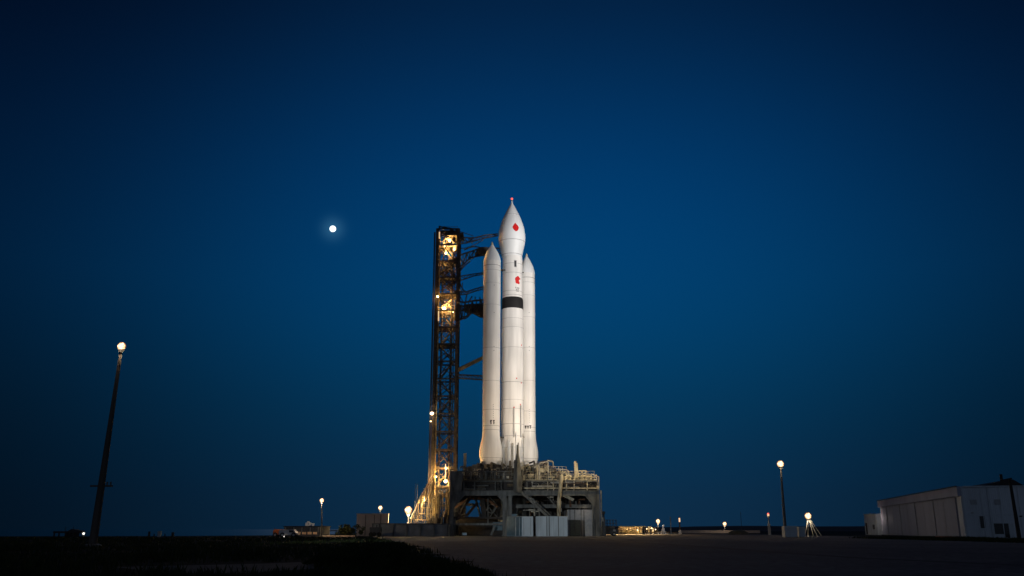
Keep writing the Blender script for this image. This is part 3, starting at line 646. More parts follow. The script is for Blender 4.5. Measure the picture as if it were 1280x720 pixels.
# enclosed room at the right
rx0, rx1 = xat(709, 650, 166), xat(741, 650, 166)
MB().span(rx0, rx1, 166, 175.9, 0, zat(637, 166)).build('equipment_room', M['grey'], lp, bevel=.03)
for px in (712, 718, 726, 729.5): xx = xat(px, 650, 166); MB().span(xx, xx + .14, 165.85, 165.99, 0, zat(637.5, 166)).build('wall_batten', M['pad'], lp)
MB().span(xat(713, 650, 166), xat(725, 650, 166), 165.9, 165.985, .02, zat(650, 166)).build('room_door', mat('green_grey_door', (.17, .2, .17), .7, var=.2), lp)
for px in (743, 741): MB().tube(G(px, 622, PY0 + 2.5), (xat(px, 640, PY0 + 2.5), PY0 + 2.5, 0), .16).build('drain_pipe', M['pad'], lp)
# centre mast
zt0, zt1 = zat(616, 161), zat(556, 161); mx = xat(647, 600, 161)
b = MB(); w0, w1, w2 = .82, .62, .20
rings = [(w0 * .75, zt0), (w0, zt0 + .6), (w0, zat(600, 161)), (w1, zat(585, 161)), (w2, zat(566, 161)), (w2 * .8, zt1)]
vs = []
for r_, z in rings: vs += [(mx + r_ * math.cos(a), 161 + r_ * math.sin(a), z) for a in (R(-100), R(-10), R(80), R(170))]
fs = [(4 * k + i, 4 * k + (i + 1) % 4, 4 * k + 4 + (i + 1) % 4, 4 * k + 4 + i) for k in range(len(rings) - 1) for i in range(4)] + [(3, 2, 1, 0), tuple(range(len(vs) - 4, len(vs)))]
b.add(vs, fs).build('centre_mast', M['pad'], lp)
MB().bar((mx, 161.3, zt0 + .4), (mx, 162.4, zt0 + .4), .4).bar((mx, 161.3, zd - .4), (mx, 163.6, zd - .4), .3).build('mast_bracket', M['pad'], lp)
# railings and upper walkway along the front
def railing(x0, x1, y, z, m, n, hgt=1.15):
    b = MB()
    for hh in (hgt * .35, hgt * .68, hgt): b.bar((x0, y, z + hh), (x1, y, z + hh), .055)
    for i in range(n): xx = x0 + (x1 - x0) * i / (n - 1); b.bar((xx, y, z), (xx, y, z + hgt), .07)
    return b.build('railing', m, lp)
MB().span(XL + 2.3, XM1 + .4, PY0 + .12, PY0 + 1.3, zd + .004, zd + .1).build('walkway', M['grate'], lp)
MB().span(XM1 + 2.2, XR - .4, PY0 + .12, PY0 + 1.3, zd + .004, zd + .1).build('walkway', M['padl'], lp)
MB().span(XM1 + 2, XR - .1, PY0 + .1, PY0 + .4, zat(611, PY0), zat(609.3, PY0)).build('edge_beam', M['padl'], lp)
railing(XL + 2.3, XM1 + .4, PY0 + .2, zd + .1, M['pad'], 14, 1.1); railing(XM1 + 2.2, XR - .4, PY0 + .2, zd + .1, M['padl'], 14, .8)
b = MB().span(XL + .05, XL + 2.2, PY0 + .1, PY0 + 2.4, zu + .003, zat(590, PY0)).build('control_cabin', M['pad'], lp, bevel=.05)
MB().span(XL - .05, XM1, PY0 + .3, PY0 + .55, zat(590, PY0), zat(588.4, PY0)).build('top_beam', M['pad'], lp)
for px in (575, 588, 601, 607, 619, 631): xx = xat(px, 600, PY0 + .4); MB().span(xx - .1, xx + .1, PY0 + .32, PY0 + .52, zd + .11, zat(590.3, PY0)).build('post', M['pad'], lp)
for k in range(14):
    px = random.uniform(578, 640); p = G(px, random.uniform(592, 608), PY0 + random.uniform(.6, 2)); ln = random.uniform(.8, 3.5)
    MB().tube(p, p + Vector((ln, 0, 0)), random.uniform(.08, .3)).build('pipe', M[random.choice(['pad', 'dark', 'grate'])], lp)
random.seed(55)
for k in range(60):      # pipes, valves and brackets on the left half of the deck
    px = random.uniform(577, 642); Y = random.uniform(PY0 + .5, 169); p = G(px, 600, Y); p.z = zd + .01; z1 = zat(random.uniform(582, 598), Y); rr = random.uniform(.04, .13); xe = p.x + random.uniform(-1.4, 1.4)
    if z1 < p.z + .4: continue
    MB().path([p, (p.x, Y, z1 - rr), (p.x + (xe - p.x) * .15, Y, z1), (xe, Y, z1), (xe, Y, z1 - random.uniform(.3, 1.5))], rr, 6).build('deck_pipe', M[random.choice(['pad', 'pipe', 'grate', 'dark', 'padl', 'rust'])], lp, True)
for k in range(16):
    px = random.uniform(580, 640); Y = random.uniform(PY0 + .6, 168); p = G(px, 600, Y); s_ = random.uniform(.3, .9); MB().box((p.x, Y, zd + .02 + s_ * .6), (s_, s_ * .8, s_ * 1.2)).build('valve_box', M[random.choice(['pad', 'dark', 'cont', 'rust'])], lp, bevel=.03)
# rocket support pedestal and hold-down arms
zr = zat(585.5, cy)
MB().lathe([(5.8, zd + .003), (5.8, zd + 1.2), (5.0, zd + 1.6), (4.6, zr - .35)], (0, 175.4, 0), 24).build('launch_table', M['grate'], lp)
zl2 = zat(581, LBY); zr2 = zat(582, RBY)
for (bx, by, z_) in ((LBX, LBY, zl2), (RBX, RBY, zr2), (cx, cy, zr)):
    MB().lathe([(2.0, zr - .349), (2.0, z_ - .02), (1.7, z_ - .02)], (bx, by, 0), 20).build('support_ring', M['dark'], lp)
random.seed(14)
for k in range(10):
    px = 600 + k * 7.5 + random.uniform(-2, 2); Y = 168.5 + random.uniform(-.6, .8); p = G(px, 600, Y); p.z = zd + .01; z1 = zat(random.uniform(575, 583), Y)
    MB().bar(p, (p.x, Y, z1), random.uniform(.25, .5)).bar((p.x, Y, z1), (p.x * .8, Y + 2.5, z1 - .2), .22).build('hold_down_arm', M['dark'] if k % 3 == 0 else M['grate'] if px < 648 else M['padl'], lp)
# mound of machinery at the left of the rocket
for k in range(9):
    px = 579 + k * 2.8; top = 585.5 - (px - 577) * .36; p = G(px, 600, 170); MB().span(p.x, p.x + .42, 170, 173 + (k % 3), zd + .01, zat(top + (k % 2) * .8, 170)).build('machinery_housing', M['pad'], lp)
MB().span(xat(579.3, 580, 169), xat(582.8, 580, 169), 169, 169.5, zd + .01, zat(566.5, 169)).build('vent_post', M['pad'], lp)
# dense machinery on the right of the deck
def top_y(px):
    for (a, ya), (c, yc) in zip(PROF, PROF[1:]):
        if a <= px <= c: return ya + (yc - ya) * (px - a) / (c - a)
    return 600
PROF = [(652, 583), (660, 580), (671, 578), (676, 574.5), (682, 574), (688, 577), (694, 583), (699, 585), (704, 588), (712, 590), (716, 598), (722, 596), (732, 593), (738, 598), (748, 602)]
random.seed(42)
for k in range(88):
    px = random.uniform(654, 746); Y = random.uniform(PY0 + 1, 174); tp = top_y(px) + random.uniform(0, 10); p = G(px, 600, Y); p.z = zd + .01; z1 = zat(tp, Y)
    if z1 < p.z + .4: continue
    dx = random.uniform(-1.6, 1.6); xe = min(max(p.x + dx, 1.8), XR - .3); rr = random.uniform(.05, .17)
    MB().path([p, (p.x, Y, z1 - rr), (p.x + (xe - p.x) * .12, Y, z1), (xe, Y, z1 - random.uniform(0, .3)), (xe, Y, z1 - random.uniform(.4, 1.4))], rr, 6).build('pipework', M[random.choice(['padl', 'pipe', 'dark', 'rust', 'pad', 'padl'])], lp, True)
for k in range(44):
    px = random.uniform(654, 745); Y = random.uniform(PY0 + 1.5, 174); p = G(px, 600, Y); z1 = zat(top_y(px) + random.uniform(4, 14), Y)
    s_ = random.uniform(.25, .8); z = random.uniform(zd + .3, max(zd + .5, z1))
    b = MB()
    if k % 3 == 0: b.tube((p.x - s_, Y, z), (p.x + s_, Y, z), s_ * .6, n=14)
    elif k % 3 == 1: b.box((p.x, Y, z), (s_ * 1.5, s_, s_ * 1.2))
    else: b.tube((p.x, Y, zd + .01), (p.x, Y, z), s_ * .5, n=12); b.ball((p.x, Y, z), s_ * .5, 6)
    b.build(['tank', 'valve_box', 'vessel'][k % 3], M[random.choice(['padl', 'dark', 'pad', 'rust', 'dark'])], lp, k % 3 != 1)
for k in range(22):
    p = G(655 + k * 4.2, 607, PY0 + .7 + (k % 3) * .2); MB().pipe_ring((p.x, p.y, zat(606 + (k % 2) * 2, PY0 + .7)), random.uniform(.22, .4), .05, n=12).build('hose_reel', M[random.choice(['padl', 'pad', 'dark'])], lp)
for z, n_ in ((zat(596, 166), 0), (zat(590, 168), 1)):
    b = MB(); x1 = XR - .5 - 5 * n_
    b.span(2.5, x1, 166 + 2 * n_, 167 + 2 * n_, z - .1, z)
    for hh in (.5, 1.0): b.bar((2.5, 166.05 + 2 * n_, z + hh), (x1, 166.05 + 2 * n_, z + hh), .05)
    for i in range(12): xx = 2.5 + (x1 - 2.5) * i / 11; b.bar((xx, 166.05 + 2 * n_, z - 1.2), (xx, 166.05 + 2 * n_, z + 1), .06)
    b.build('catwalk', M['padl'], lp)
MB().span(xat(718, 590, 168), xat(720.3, 590, 168), 168, 168.4, zd + .01, zat(576.5, 168)).span(xat(720.4, 590, 168), xat(722.5, 590, 168), 168.1, 168.4, zd + .01, zat(578.5, 168)).build('vent_stack', M['padl'], lp)
b = MB()
for p, q in (((723, 601), (723, 588.5)), ((723, 588.5), (732.5, 588)), ((732.5, 588), (732.5, 601)), ((723, 592), (732, 591.5)), ((728, 588), (728, 600))): b.bar(G(*p, 165), G(*q, 165), .16)
b.build('pipe_frame', M['padl'], lp)
b = MB().path([G(748.5, 614, PY0 + .2), G(748.5, 596, PY0 + .2), G(739, 592.5, PY0 + .2)], .11, 6); b.build('davit', M['pipe'], lp)
b = MB().path([G(738, 602, 164), G(738, 597, 164)], .08, 6); b.build('vent_rod', M['pipe'], lp); MB().path([G(710, 600, 166), G(710, 588, 166), G(700, 586.5, 166)], .1, 6).build('handrail_hoop', M['pipe'], lp)
MB().tube(G(751.3, 613, PY0 + 1), (xat(751.3, 640, PY0 + 1), PY0 + 1, 0), .14).build('downpipe', M['pipe'], lp)
# deck lights: warm floods that light the rocket foot and the machinery at the right
def deck_lamp(px, py, Y, target, power, deg, color, r=.16, m='lampy'):
    p = G(px, py, Y); h_ = MB().box(p + Vector((0, .25, 0)), (.5, .3, .4)).build('deck_lamp', M['dark'], lp)
    MB().box(p, (.36, .06, .26)).build('lamp_lens', M['win'], h_)
    spot('deck_light', p - Vector((0, .35, -.1)), target, power, deg, color, .6, r)
spot('deck_light', (5.0, 158.0, 12.0), (1, 175, 28), 5000, 55, (1, .72, .45), .8, .3)
spot('deck_light', (-9.5, 160.0, 12.0), (-2, 175, 24), 1300, 80, (1, .72, .45), .8, .3)
point('deck_light', (11.5, 159.5, 14.8), 900, (1, .72, .36), .3)
point('deck_light', (15.5, 160.3, 13.0), 750, (1, .72, .36), .3)
point('deck_light', (6.5, 159.5, 16.0), 520, (1, .74, .42), .3)
point('deck_light', (-3.5, 165.5, 12.6), 25, (1, .74, .5), .3)
point('deck_light', (13.0, 164.5, 4.5), 22, (1, .8, .6), .3)

# ------------------------------------------------------------------ containers in front of the pad
c1 = thing('shipping_container', 'white container with a dark blue side in front of the platform', 'container', (xat(650, 660, 155), 155.5, 0), 'containers in front of the launch platform')
yA = 154.0; zc = zat(645.5, yA)
xa, xb, xc = xat(633.5, 655, 157.5), xat(652.5, 655, yA), xat(666.5, 655, yA)
b = MB(); vs = [(xb, yA), (xc, yA + .1), (xc - .1, yA + 4.2), (xa, yA + 4.4)]
b.add([(x, y, .05) for x, y in vs] + [(x, y, zc) for x, y in vs], [(3, 2, 1, 0), (4, 5, 6, 7), (0, 1, 5, 4), (1, 2, 6, 5), (2, 3, 7, 6), (3, 0, 4, 7)])
b.build('container_body', M['cont'], c1, bevel=.03)
d = (Vector((*vs[0], 0)) - Vector((*vs[3], 0))); L_ = d.length; ang = math.atan2(d.y, d.x); mid = (Vector((*vs[0], 0)) + Vector((*vs[3], 0))) / 2; nrm = Vector((math.sin(ang), -math.cos(ang), 0))
MB().box(mid + nrm * .035 + Vector((0, 0, zc / 2 + .03)), (L_ - .1, .06, zc - .16), rz=ang).build('side_panel', M['contb'], c1)
for f in (.62, .86):
    MB().box(Vector((*vs[3], 0)) + d * f + nrm * .09 + Vector((0, 0, zc / 2)), (.10, .05, zc - .3), rz=ang).build('locking_bar', M['cont'], c1)
MB().span(xb + .25, xb + .32, yA - .03, yA - .003, .3, zc - .3).span(xc - .5, xc - .43, yA + .03, yA + .085, .3, zc - .3).build('locking_bar', M['grey'], c1)
c2 = thing('shipping_container', 'wide white container of three panels in front of the platform', 'container', (xat(690, 660, yA), 155.5, 0), 'containers in front of the launch platform')
x0, x1 = xat(670, 655, yA), xat(709.5, 655, yA)
MB().span(x0, x1, yA, yA + 3, .05, zc + .02).build('container_body', M['cont'], c2, bevel=.03)
for px in (670.3, 683.5, 686.5, 698, 709): xx = xat(px, 655, yA); MB().span(xx - .06, xx + .06, yA - .05, yA - .002, .1, zc - .02).build('corner_post', M['hangl'] if px in (670.3, 709) else M['pad'], c2)
for px in (676, 692, 704): xx = xat(px, 655, yA); MB().span(xx - .02, xx + .02, yA - .02, yA - .002, .2, zc - .2).build('panel_seam', M['grey'], c2)
tag(MB().box((xat(643, 642, 156), 156.6, zc + .24), (.9, .8, .4)).build('crate', M['contb'], bevel=.03), 'small blue crate on top of the blue sided container', 'crate')
tag(MB().box((xat(580.5, 668, 158), 158, zat(667.5, 158)), (.75, .5, .42), rz=.3).build('cool_box', mat('pale_blue_plastic', (.35, .5, .62), .5, var=.15), bevel=.05), 'small pale blue box lying on the ground before the left portal', 'box')

# ------------------------------------------------------------------ lamp posts
def lamp_post(px0, py0, px1, py1, Y, r0, r1, rl, label, mpole='steelp', glow='lampw', power=0, color=WARM, arm=None, base_z=0, group='pad lamp posts'):
    a = at(px0, py0, Y); a.z = base_z; t = at(px1, py1, Y)
    th = thing('lamp_post', label, 'lamp post', a, group)
    MB().tube(a, t - Vector((0, 0, rl)), r0, r1, 10).build('pole', M[mpole], th, True)
    hd = MB().lathe([(r1 * 1.2, -rl * 1.5), (rl * .55, -rl * 1.1), (rl * .7, -rl * .8), (rl * .5, -rl * .72)], t, 20).build('lamp_head', M['steelp'], th, True)
    MB().ball(t, rl * .62, 12).build('lens', M[glow], hd, True)
    if rl > .3:
        nb = 7
        for q in range(nb):
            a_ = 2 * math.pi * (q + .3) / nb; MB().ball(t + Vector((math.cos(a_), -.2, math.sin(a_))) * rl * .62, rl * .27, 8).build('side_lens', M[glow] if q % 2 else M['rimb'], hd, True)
        MB().pipe_ring(t, rl * .86, rl * .13, n=24).build('glare_ring', M['glareg'], hd, True)  # glowing ring added to imitate the warm glare fringe round the lamp
    MB().lathe([(r0 * 2, base_z), (r0 * 2, base_z + .12), (r0 * 1.2, base_z + .2)], (a.x, a.y, 0), 12).build('base_plate', M['steelp'], th)
    if arm:
        p = at(*arm, Y); MB().span(p.x - .75, p.x + .85, Y - .07, Y + .07, p.z - .06, p.z + .06).build('cross_arm', M[mpole], th)
        for dx in (.45, .7): MB().tube((p.x + dx, Y, p.z + .05), (p.x + dx, Y, p.z + .3), .06).build('insulator', M['steelp'], th)
    if power: point('lamp_light', t - Vector((0, 0, rl * 1.6)), power, color, rl)
    return th
lamp_post(116.5, 676, 152, 433, 66, .30, .11, .33, 'tall leaning wooden pole with a bright lamp and a small cross arm at far left', 'wood', power=300, arm=(126, 607.5), group=None)
lamp_post(982, 668, 975.5, 580, 152, .28, .14, .60, 'tall slim pole with a bright lamp behind the white boxes at right', power=420)
lamp_post(402.3, 671, 402.3, 625.5, 150, .13, .08, .36, 'slim lamp post beside the dark flat building at left', power=900)
lamp_post(475.5, 655, 475.5, 634.8, 182, .08, .06, .45, 'low lamp behind the tan block at left of the pad', power=160, base_z=PZ + .18)
lamp_post(510.5, 655, 510.5, 637.5, 168, .09, .08, .72, 'very bright low lamp left of the sloping pipe rack', power=4500, color=(1, .74, .38), base_z=PZ + .18)
lamp_post(104.5, 673, 104.5, 667, 140, .06, .05, .28, 'tiny low white lamp at the foot of the leaning pole at far left', glow='lampc', power=30)
lamp_post(822.5, 667, 822.5, 651.5, 250, .12, .08, .58, 'small lamp post behind the lit shed to the right of the platform', power=900, glow='lampw')
lamp_post(905.8, 664, 905.8, 654.8, 330, .12, .1, .72, 'small distant lamp in the middle of the dark ridge', power=700)
lamp_post(1010, 669, 1010, 645, 165, .10, .08, .62, 'low bright lamp on trestle legs right of the white boxes', power=380, color=(1, .8, .55))
b = thing('floodlight_trestle', 'spread metal legs under the low bright lamp at right', 'trestle', (xat(1013, 660, 165), 165, 0))
for px, qx in ((1010, 1005), (1011, 1016), (1012, 1026), (1011, 1021)): MB().bar(at(px, 648, 165.4), (xat(qx, 660, 165.4), 165.4, 0), .10).build('leg', M['pipe'], b)
MB().bar(at(1010, 651, 165.7), at(1014.5, 651, 165.7), .10).build('cross_bar', M['pipe'], b)

# ------------------------------------------------------------------ left background
# tan block beside the podium
Yt = 166; xa, xb = xat(445.5, 655, Yt), xat(485, 655, Yt)
th = thing('equipment_block', 'plain tan panelled block at the left end of the low wall', 'building', ((xa + xb) / 2, Yt + 3, 0))
MB().span(xa, xb, Yt, Yt + .9, 0, zat(643, Yt)).build('wall', M['tan'], th, bevel=.04)
MB().span(xa - .1, xb + .1, Yt - .1, Yt + 1.0, zat(643, Yt) + .003, zat(643, Yt) + .16).build('roof', M['tan'], th)
for px in (457, 468, 476): xx = xat(px, 650, Yt); MB().span(xx - .05, xx + .05, Yt - .06, Yt - .003, .1, zat(643.3, Yt)).build('panel_joint', M['dark'], th)
# dark machinery between block and wall
random.seed(2)
th = thing('generator_set', 'dark low generator machinery at the left end of the concrete wall', 'generator', (xat(470, 665, 157), 157, 0))
MB().span(xat(463, 665, 157), xat(476, 665, 157), 156, 158, .3, zat(659, 157)).build('housing', M['truck'], th, bevel=.06)
for px in (464, 468, 474): MB().tube((xat(px, 665, 155.9), 155.6, .38), (xat(px, 665, 155.9), 155.95, .38), .36, n=14).build('wheel', M['tyre'], th)
for px, py in ((466, 655), (471, 656), (474, 654.5)): MB().tube((xat(px, 660, 157), 157, zat(659, 157) + .0), (xat(px, 660, 157), 157, zat(py, 157)), .12).build('exhaust', M['truck'], th)
# dark flat building
Yb = 160; xa, xb = xat(355, 665, Yb), xat(399.5, 665, Yb); zt_ = zat(657.5, Yb)
th = thing('flat_building', 'dark flat roofed building with white roof units at left background', 'building', ((xa + xb) / 2, Yb + 4, 0))
MB().span(xa, xb, Yb, Yb + 9, 0, zt_ - .15).build('wall', mat('dark_cladding', (.06, .065, .075), .7, var=.3, scale=1), th)
MB().span(xa - .15, xb + .15, Yb - .15, Yb + 9.1, zt_ - .147, zt_).build('roof', M['roof'], th)
for i in range(13): xx = xa + .25 + i * (xb - xa - .5) / 12; MB().span(xx - .04, xx + .04, Yb - .06, Yb - .003, .7, zt_ - .2).build('facade_rib', M['grey'] if i % 3 == 0 else M['truck'], th)
for i in range(4): xx = xa + 2.2 + i * .95; MB().span(xx, xx + .7, Yb - .05, Yb - .002, .35, .75).build('lit_pane', mat('dim_window', (1, .6, .3), .5, var=0, emit=(1, .55, .28), estr=.025), th)
p = at(385.5, 655, Yb + 2)
for dx, dz, s_ in ((-.25, 0, .5), (.3, .05, .42), (-.05, .45, .36), (.85, -.1, .35)): MB().box((p.x + dx, p.y, zt_ + .3 + dz * 1.0 if dz <= .05 else zt_ + .72), (s_, s_, .58 if dz <= .05 else .26)).build('roof_unit', M['vanw'], th, bevel=.04)
point('lamp_light', (p.x - .2, p.y - 2.0, zt_ + 1.3), 16, (1, .95, .9), .1)
# parked vehicles
def vehicle(px, Y, ln, ht, wd, name, label, m, group=None, cab=.35):
    x = xat(px, 668, Y); th = thing(name, label, 'van' if 'van' in name else 'truck' if 'truck' in name else 'car', (x, Y, 0), group)
    h0 = .35
    prof = [(-ln / 2, h0), (ln / 2, h0), (ln / 2, ht * .55), (ln / 2 - .25, ht * .62), (ln / 2 - ln * cab * .6, ht), (-ln / 2 + .2, ht), (-ln / 2, ht * .85)]
    MB().prism([(x + a, z) for a, z in prof], Y - wd / 2, Y + wd / 2).build('body', M[m], th, bevel=.06)
    MB().prism([(x + ln / 2 - ln * cab * 1.3, ht * .62), (x + ln / 2 - .55, ht * .62), (x + ln / 2 - ln * cab * .68, ht * .92), (x + ln / 2 - ln * cab * 1.3, ht * .92)], Y - wd / 2 - .02, Y - wd / 2 - .003).build('window', M['glass'], th)
    for dx in (-ln * .3, ln * .3):
        for sy in (-1, 1):
            w_ = MB().tube((x + dx, Y + sy * (wd / 2 - .1), .36), (x + dx, Y + sy * (wd / 2 + .06), .36), .36, n=18).build('wheel', M['tyre'], th)
            MB().tube((x + dx, Y + sy * (wd / 2 + .061), .36), (x + dx, Y + sy * (wd / 2 + .08), .36), .18, n=12).build('rim', M['grey'], w_)
    MB().box((x + ln / 2 - .02, Y - wd / 2 + .25, ht * .45), (.08, .3, .16)).build('headlight', M['glass'], th)
    return th
vehicle(361.5, 143, 2.9, 1.15, 1.6, 'parked_van', 'small pale van parked in front of the dark flat building', 'vanw')
vehicle(350, 145, 1.9, 1.2, 1.5, 'parked_car', 'small reddish car beside the pale van at left', 'orange')
point('lamp_light', (xat(350, 668, 145), 143.2, 2.0), 14, (1, .6, .35), .1)
tag(MB().ball((xat(355.4, 672, 142), 142, zat(672.3, 142) + .12), .17, 6).build('ground_light', M['lampc'], smooth=True), 'tiny ground light between the reddish car and the van', 'light')
# lit low road barrier
Yr = 150
tag(MB().span(xat(402.5, 670, Yr), xat(443, 670, Yr), Yr, Yr + .5, 0, .26).build('road_barrier', mat('barrier_concrete', (.45, .36, .28), .8, var=.2), bevel=.03), 'long low barrier lit orange between lamp post and tan block', 'barrier')
for k in range(5): point('lamp_light', (xat(408 + k * 8, 670, Yr), Yr - 1.3, 1.0), 11, (1, .62, .3), .1)
# trees and shrubs
def tree(px, Y, hgt, wd, label, nl=700, seed=0):
    rnd = random.Random(seed); x = xat(px, 668, Y); th = thing('shrubby_tree', label, 'tree', (x, Y, 0), 'dark trees left of the tan block')
    b = MB(); b.tube((x, Y, 0), (x + .1, Y, hgt * .55), .12, .06)
    for k in range(5): a = rnd.uniform(0, 6.28); b.tube((x + .05, Y, hgt * (.2 + .07 * k)), (x + math.cos(a) * wd * .4, Y + math.sin(a) * wd * .4, hgt * (.5 + .09 * k)), .05, .02, 5)
    b.build('trunk', M['bark'], th); b = MB()
    cl_ = [(rnd.gauss(0, wd * .26), rnd.gauss(0, wd * .26), hgt * rnd.uniform(.3, .85), rnd.uniform(.2, .42) * wd * .6) for _ in range(11)]
    for k in range(nl):
        cx_, cy_, cz_, cr_ = rnd.choice(cl_); d = Vector((rnd.gauss(0, 1), rnd.gauss(0, 1), rnd.gauss(0, .8))).normalized() * cr_ * rnd.uniform(.5, 1.1)
        p = Vector((x + cx_, Y + cy_, max(.1, cz_))) + d; p.z = max(.08, p.z); u = Vector((rnd.gauss(0, 1), rnd.gauss(0, 1), rnd.gauss(0, 1))).normalized() * .16; v = u.orthogonal().normalized() * .08
        b.add([p - u, p + v, p + u, p - v], [(0, 1, 2, 3)])
    b.build('crown', M['leaf'], th)
tree(440, 152, 2.3, 3.0, 'taller dark tree touching the tan block', seed=1); tree(433, 152, 1.7, 2.6, 'middle dark tree in the clump left of the tan block', seed=2); tree(426, 153, 1.0, 2.0, 'lowest dark bush at the left end of the clump', 400, seed=3)
# far left gantry and posts
Yg = 150
th = thing('loading_gantry', 'low dark frame structure on the horizon at far left', 'gantry', (xat(88, 668, Yg), Yg, 0))
za = zat(664, Yg); MB().span(xat(66, 668, Yg), xat(100, 668, Yg), Yg, Yg + 1.5, za - .3, za).build('beam', M['roof'], th)
MB().prism([(xat(84, 664, Yg), za + .003), (xat(103, 664, Yg), za + .003), (xat(89, 664, Yg), za + .35)], Yg, Yg + 1.5).build('roof', M['roof'], th)
for px in (67, 73, 82, 86, 91, 97): xx = xat(px, 668, Yg); MB().span(xx - .08, xx + .08, Yg + .1, Yg + .3, 0, za - .303).build('post', M['roof'], th)
MB().span(xat(79, 668, Yg), xat(95, 668, Yg), Yg + .5, Yg + 1.2, 0, .85).build('tank', M['roof'], th)
for px in (79, 88.5): xx = xat(px, 668, Yg); MB().tube((xx, Yg + .6, za), (xx, Yg + .6, za + .75), .05, .03, 6).build('antenna', M['roof'], th)
for i, (px, top, wpx, m, lb) in enumerate(((186, 665, 2.2, 'roof', 'dark squat post on the horizon, leftmost of the cluster left of centre'), (192.5, 668, 1.2, 'roof', 'thin short dark post beside the pale post'), (198.5, 664.5, 3.6, 'grey', 'pale wide post in the middle of the horizon cluster'), (206, 668, 1.2, 'roof', 'thin short dark post right of the pale post'), (215.5, 666, 2.6, 'roof', 'dark squat post, rightmost of the horizon cluster'))):
    xx = xat(px, 668, 150); w_ = wpx * .13; b = MB(); b.span(xx - w_ / 2, xx + w_ / 2, 150, 150 + w_, 0, zat(top, 150)); b.span(xx - w_ * .6, xx + w_ * .6, 149.97, 150 + w_ * 1.1, zat(top, 150) + .002, zat(top, 150) + .08)
    tag(b.build('marker_post', M[m], bevel=.02), lb, 'post', 'posts on the left horizon')

# ------------------------------------------------------------------ right background
# service truck beside the platform
th = vehicle(760, 168, 3.4, 1.6, 1.9, 'service_truck', 'dark service truck with a raised cage parked right of the platform', 'truck')
b = MB(); x0, x1 = xat(755, 660, 168.5), xat(770, 660, 168.5); z0, z1 = 1.62, zat(650, 168.5)
for z in (z0, (z0 + z1) / 2, z1):
    for y in (167.3, 168.8): b.bar((x0, y, z), (x1, y, z), .08)
for i in range(5): xx = x0 + (x1 - x0) * i / 4; b.bar((xx, 167.3, z0), (xx, 167.3, z1), .08).bar((xx, 168.8, z0), (xx, 168.8, z1), .08)
b.build('cage', M['truck'], th)
MB().bar((x0 + .1, 168, 1.5), at(754, 641, 168), .3).box(at(754, 641, 168), (.6, .6, .5)).build('boom', M['truck'], th)
MB().box(at(768, 663, 166.9), (.5, .1, .3)).build('lamp_bar', M['grey'], th)
th = thing('electrical_cabinet', 'tall narrow dark cabinet close to the right leg of the platform', 'cabinet', (xat(753.5, 660, 164), 164, 0))
MB().box((xat(754, 660, 164), 164, 1.45), (.8, .7, 2.9)).build('cabinet_body', M['truck'], th, bevel=.04); MB().box((xat(753, 650, 163.5), 163.55, 2.9), (.3, .2, .7)).build('junction_box', M['cont'], th)
# lit shed
Ys = 250; th = thing('open_shed', 'low open shed with posts lit orange inside, right of the truck', 'shed', (xat(793, 660, Ys), Ys + 2, 0))
xa, xb = xat(776, 660, Ys), xat(806, 660, Ys); zs = zat(657.5, Ys)
MB().span(xa - .2, xb + .2, Ys, Ys + 5, zs - .18, zs).build('roof', M['padl'], th)
MB().span(xa, xb, Ys + 4.6, Ys + 4.8, 0, zs - .183).build('wall', M['tan'], th)
for i in range(10): xx = xa + .1 + (xb - xa - .2) * i / 9; MB().span(xx - .09, xx + .09, Ys + .1, Ys + .28, 0, zs - .184).build('post', M['padl'] if i % 3 else M['dark'], th)
for i, (px, hh) in enumerate(((779, .9), (784, 1.1), (789, .7), (794, 1.2), (801, .9))): MB().box((xat(px, 663, Ys), Ys + 2 + i % 2, hh / 2), (1.0, .8, hh)).build('bench', M['rust'] if i % 2 else M['padl'], th, bevel=.04)
for px, py in ((796.5, 662.5), (783.5, 661.5), (789, 660.8)): h_ = MB().box(at(px, py - .8, Ys + 1.2), (.3, .3, .2)).build('lamp', M['steelp'], th); MB().ball(at(px, py, Ys + 1.2), .24 if px > 790 else .13, 6).build('bulb', M['lampy'], h_)
for px, pw in ((779, 170), (787, 220), (796, 300)): point('lamp_light', (xat(px, 660, Ys), Ys + 1.6, 1.7), pw, (1, .62, .2), .15)
spot('lamp_light', (xat(782, 660, 228), 229, 6), (xat(782, 660, 225), 221, 0), 20000, 84, (1, .60, .24), .8, .3)
spot('lamp_light', (xat(806, 660, 228), 229, 6), (xat(806, 660, 225), 221, 0), 9000, 84, (1, .60, .24), .8, .3)
th = thing('pipe_manifold', 'lit row of short pipes and posts between shed and lamp post', 'pipes', (xat(765, 660, 240), 240, 0))
for i in range(7): xx = xat(768 + i * 1.6, 660, 244); MB().tube((xx, 244, 0), (xx, 244, zat(658.5 + (i * 7 % 4), 244)), .09).build('pipe', M['padl'], th)
th = thing('small_plant', 'group of small lit tanks and posts right of the shed', 'plant', (xat(812, 660, 252), 252, 0))
for i, (px, py) in enumerate(((808, 660), (811, 658), (813.5, 657), (816, 660), (818, 659.5))): xx = xat(px, 660, 252); MB().tube((xx, 252, 0), (xx, 252, zat(py, 252)), .26 if i % 2 else .15, n=12).build('tank', M['padl'] if i % 2 else M['rust'], th)
MB().span(xat(806, 660, 251), xat(852, 660, 251), 251, 251.15, .25, .5).build('rail', M['rust'], th)
point('lamp_light', (xat(812, 660, 249), 249, 2), 60, (1, .66, .3), .15)
for px, py, r_ in ((808.5, 661, .16), (814.5, 660.2, .2), (819.5, 662, .12)):
    h_ = MB().box(at(px, py - .9, 250.6), (.3, .3, .2)).build('lamp', M['steelp'], th); MB().ball(at(px, py, 250.6), r_, 6).build('bulb', M['lampy'], h_)
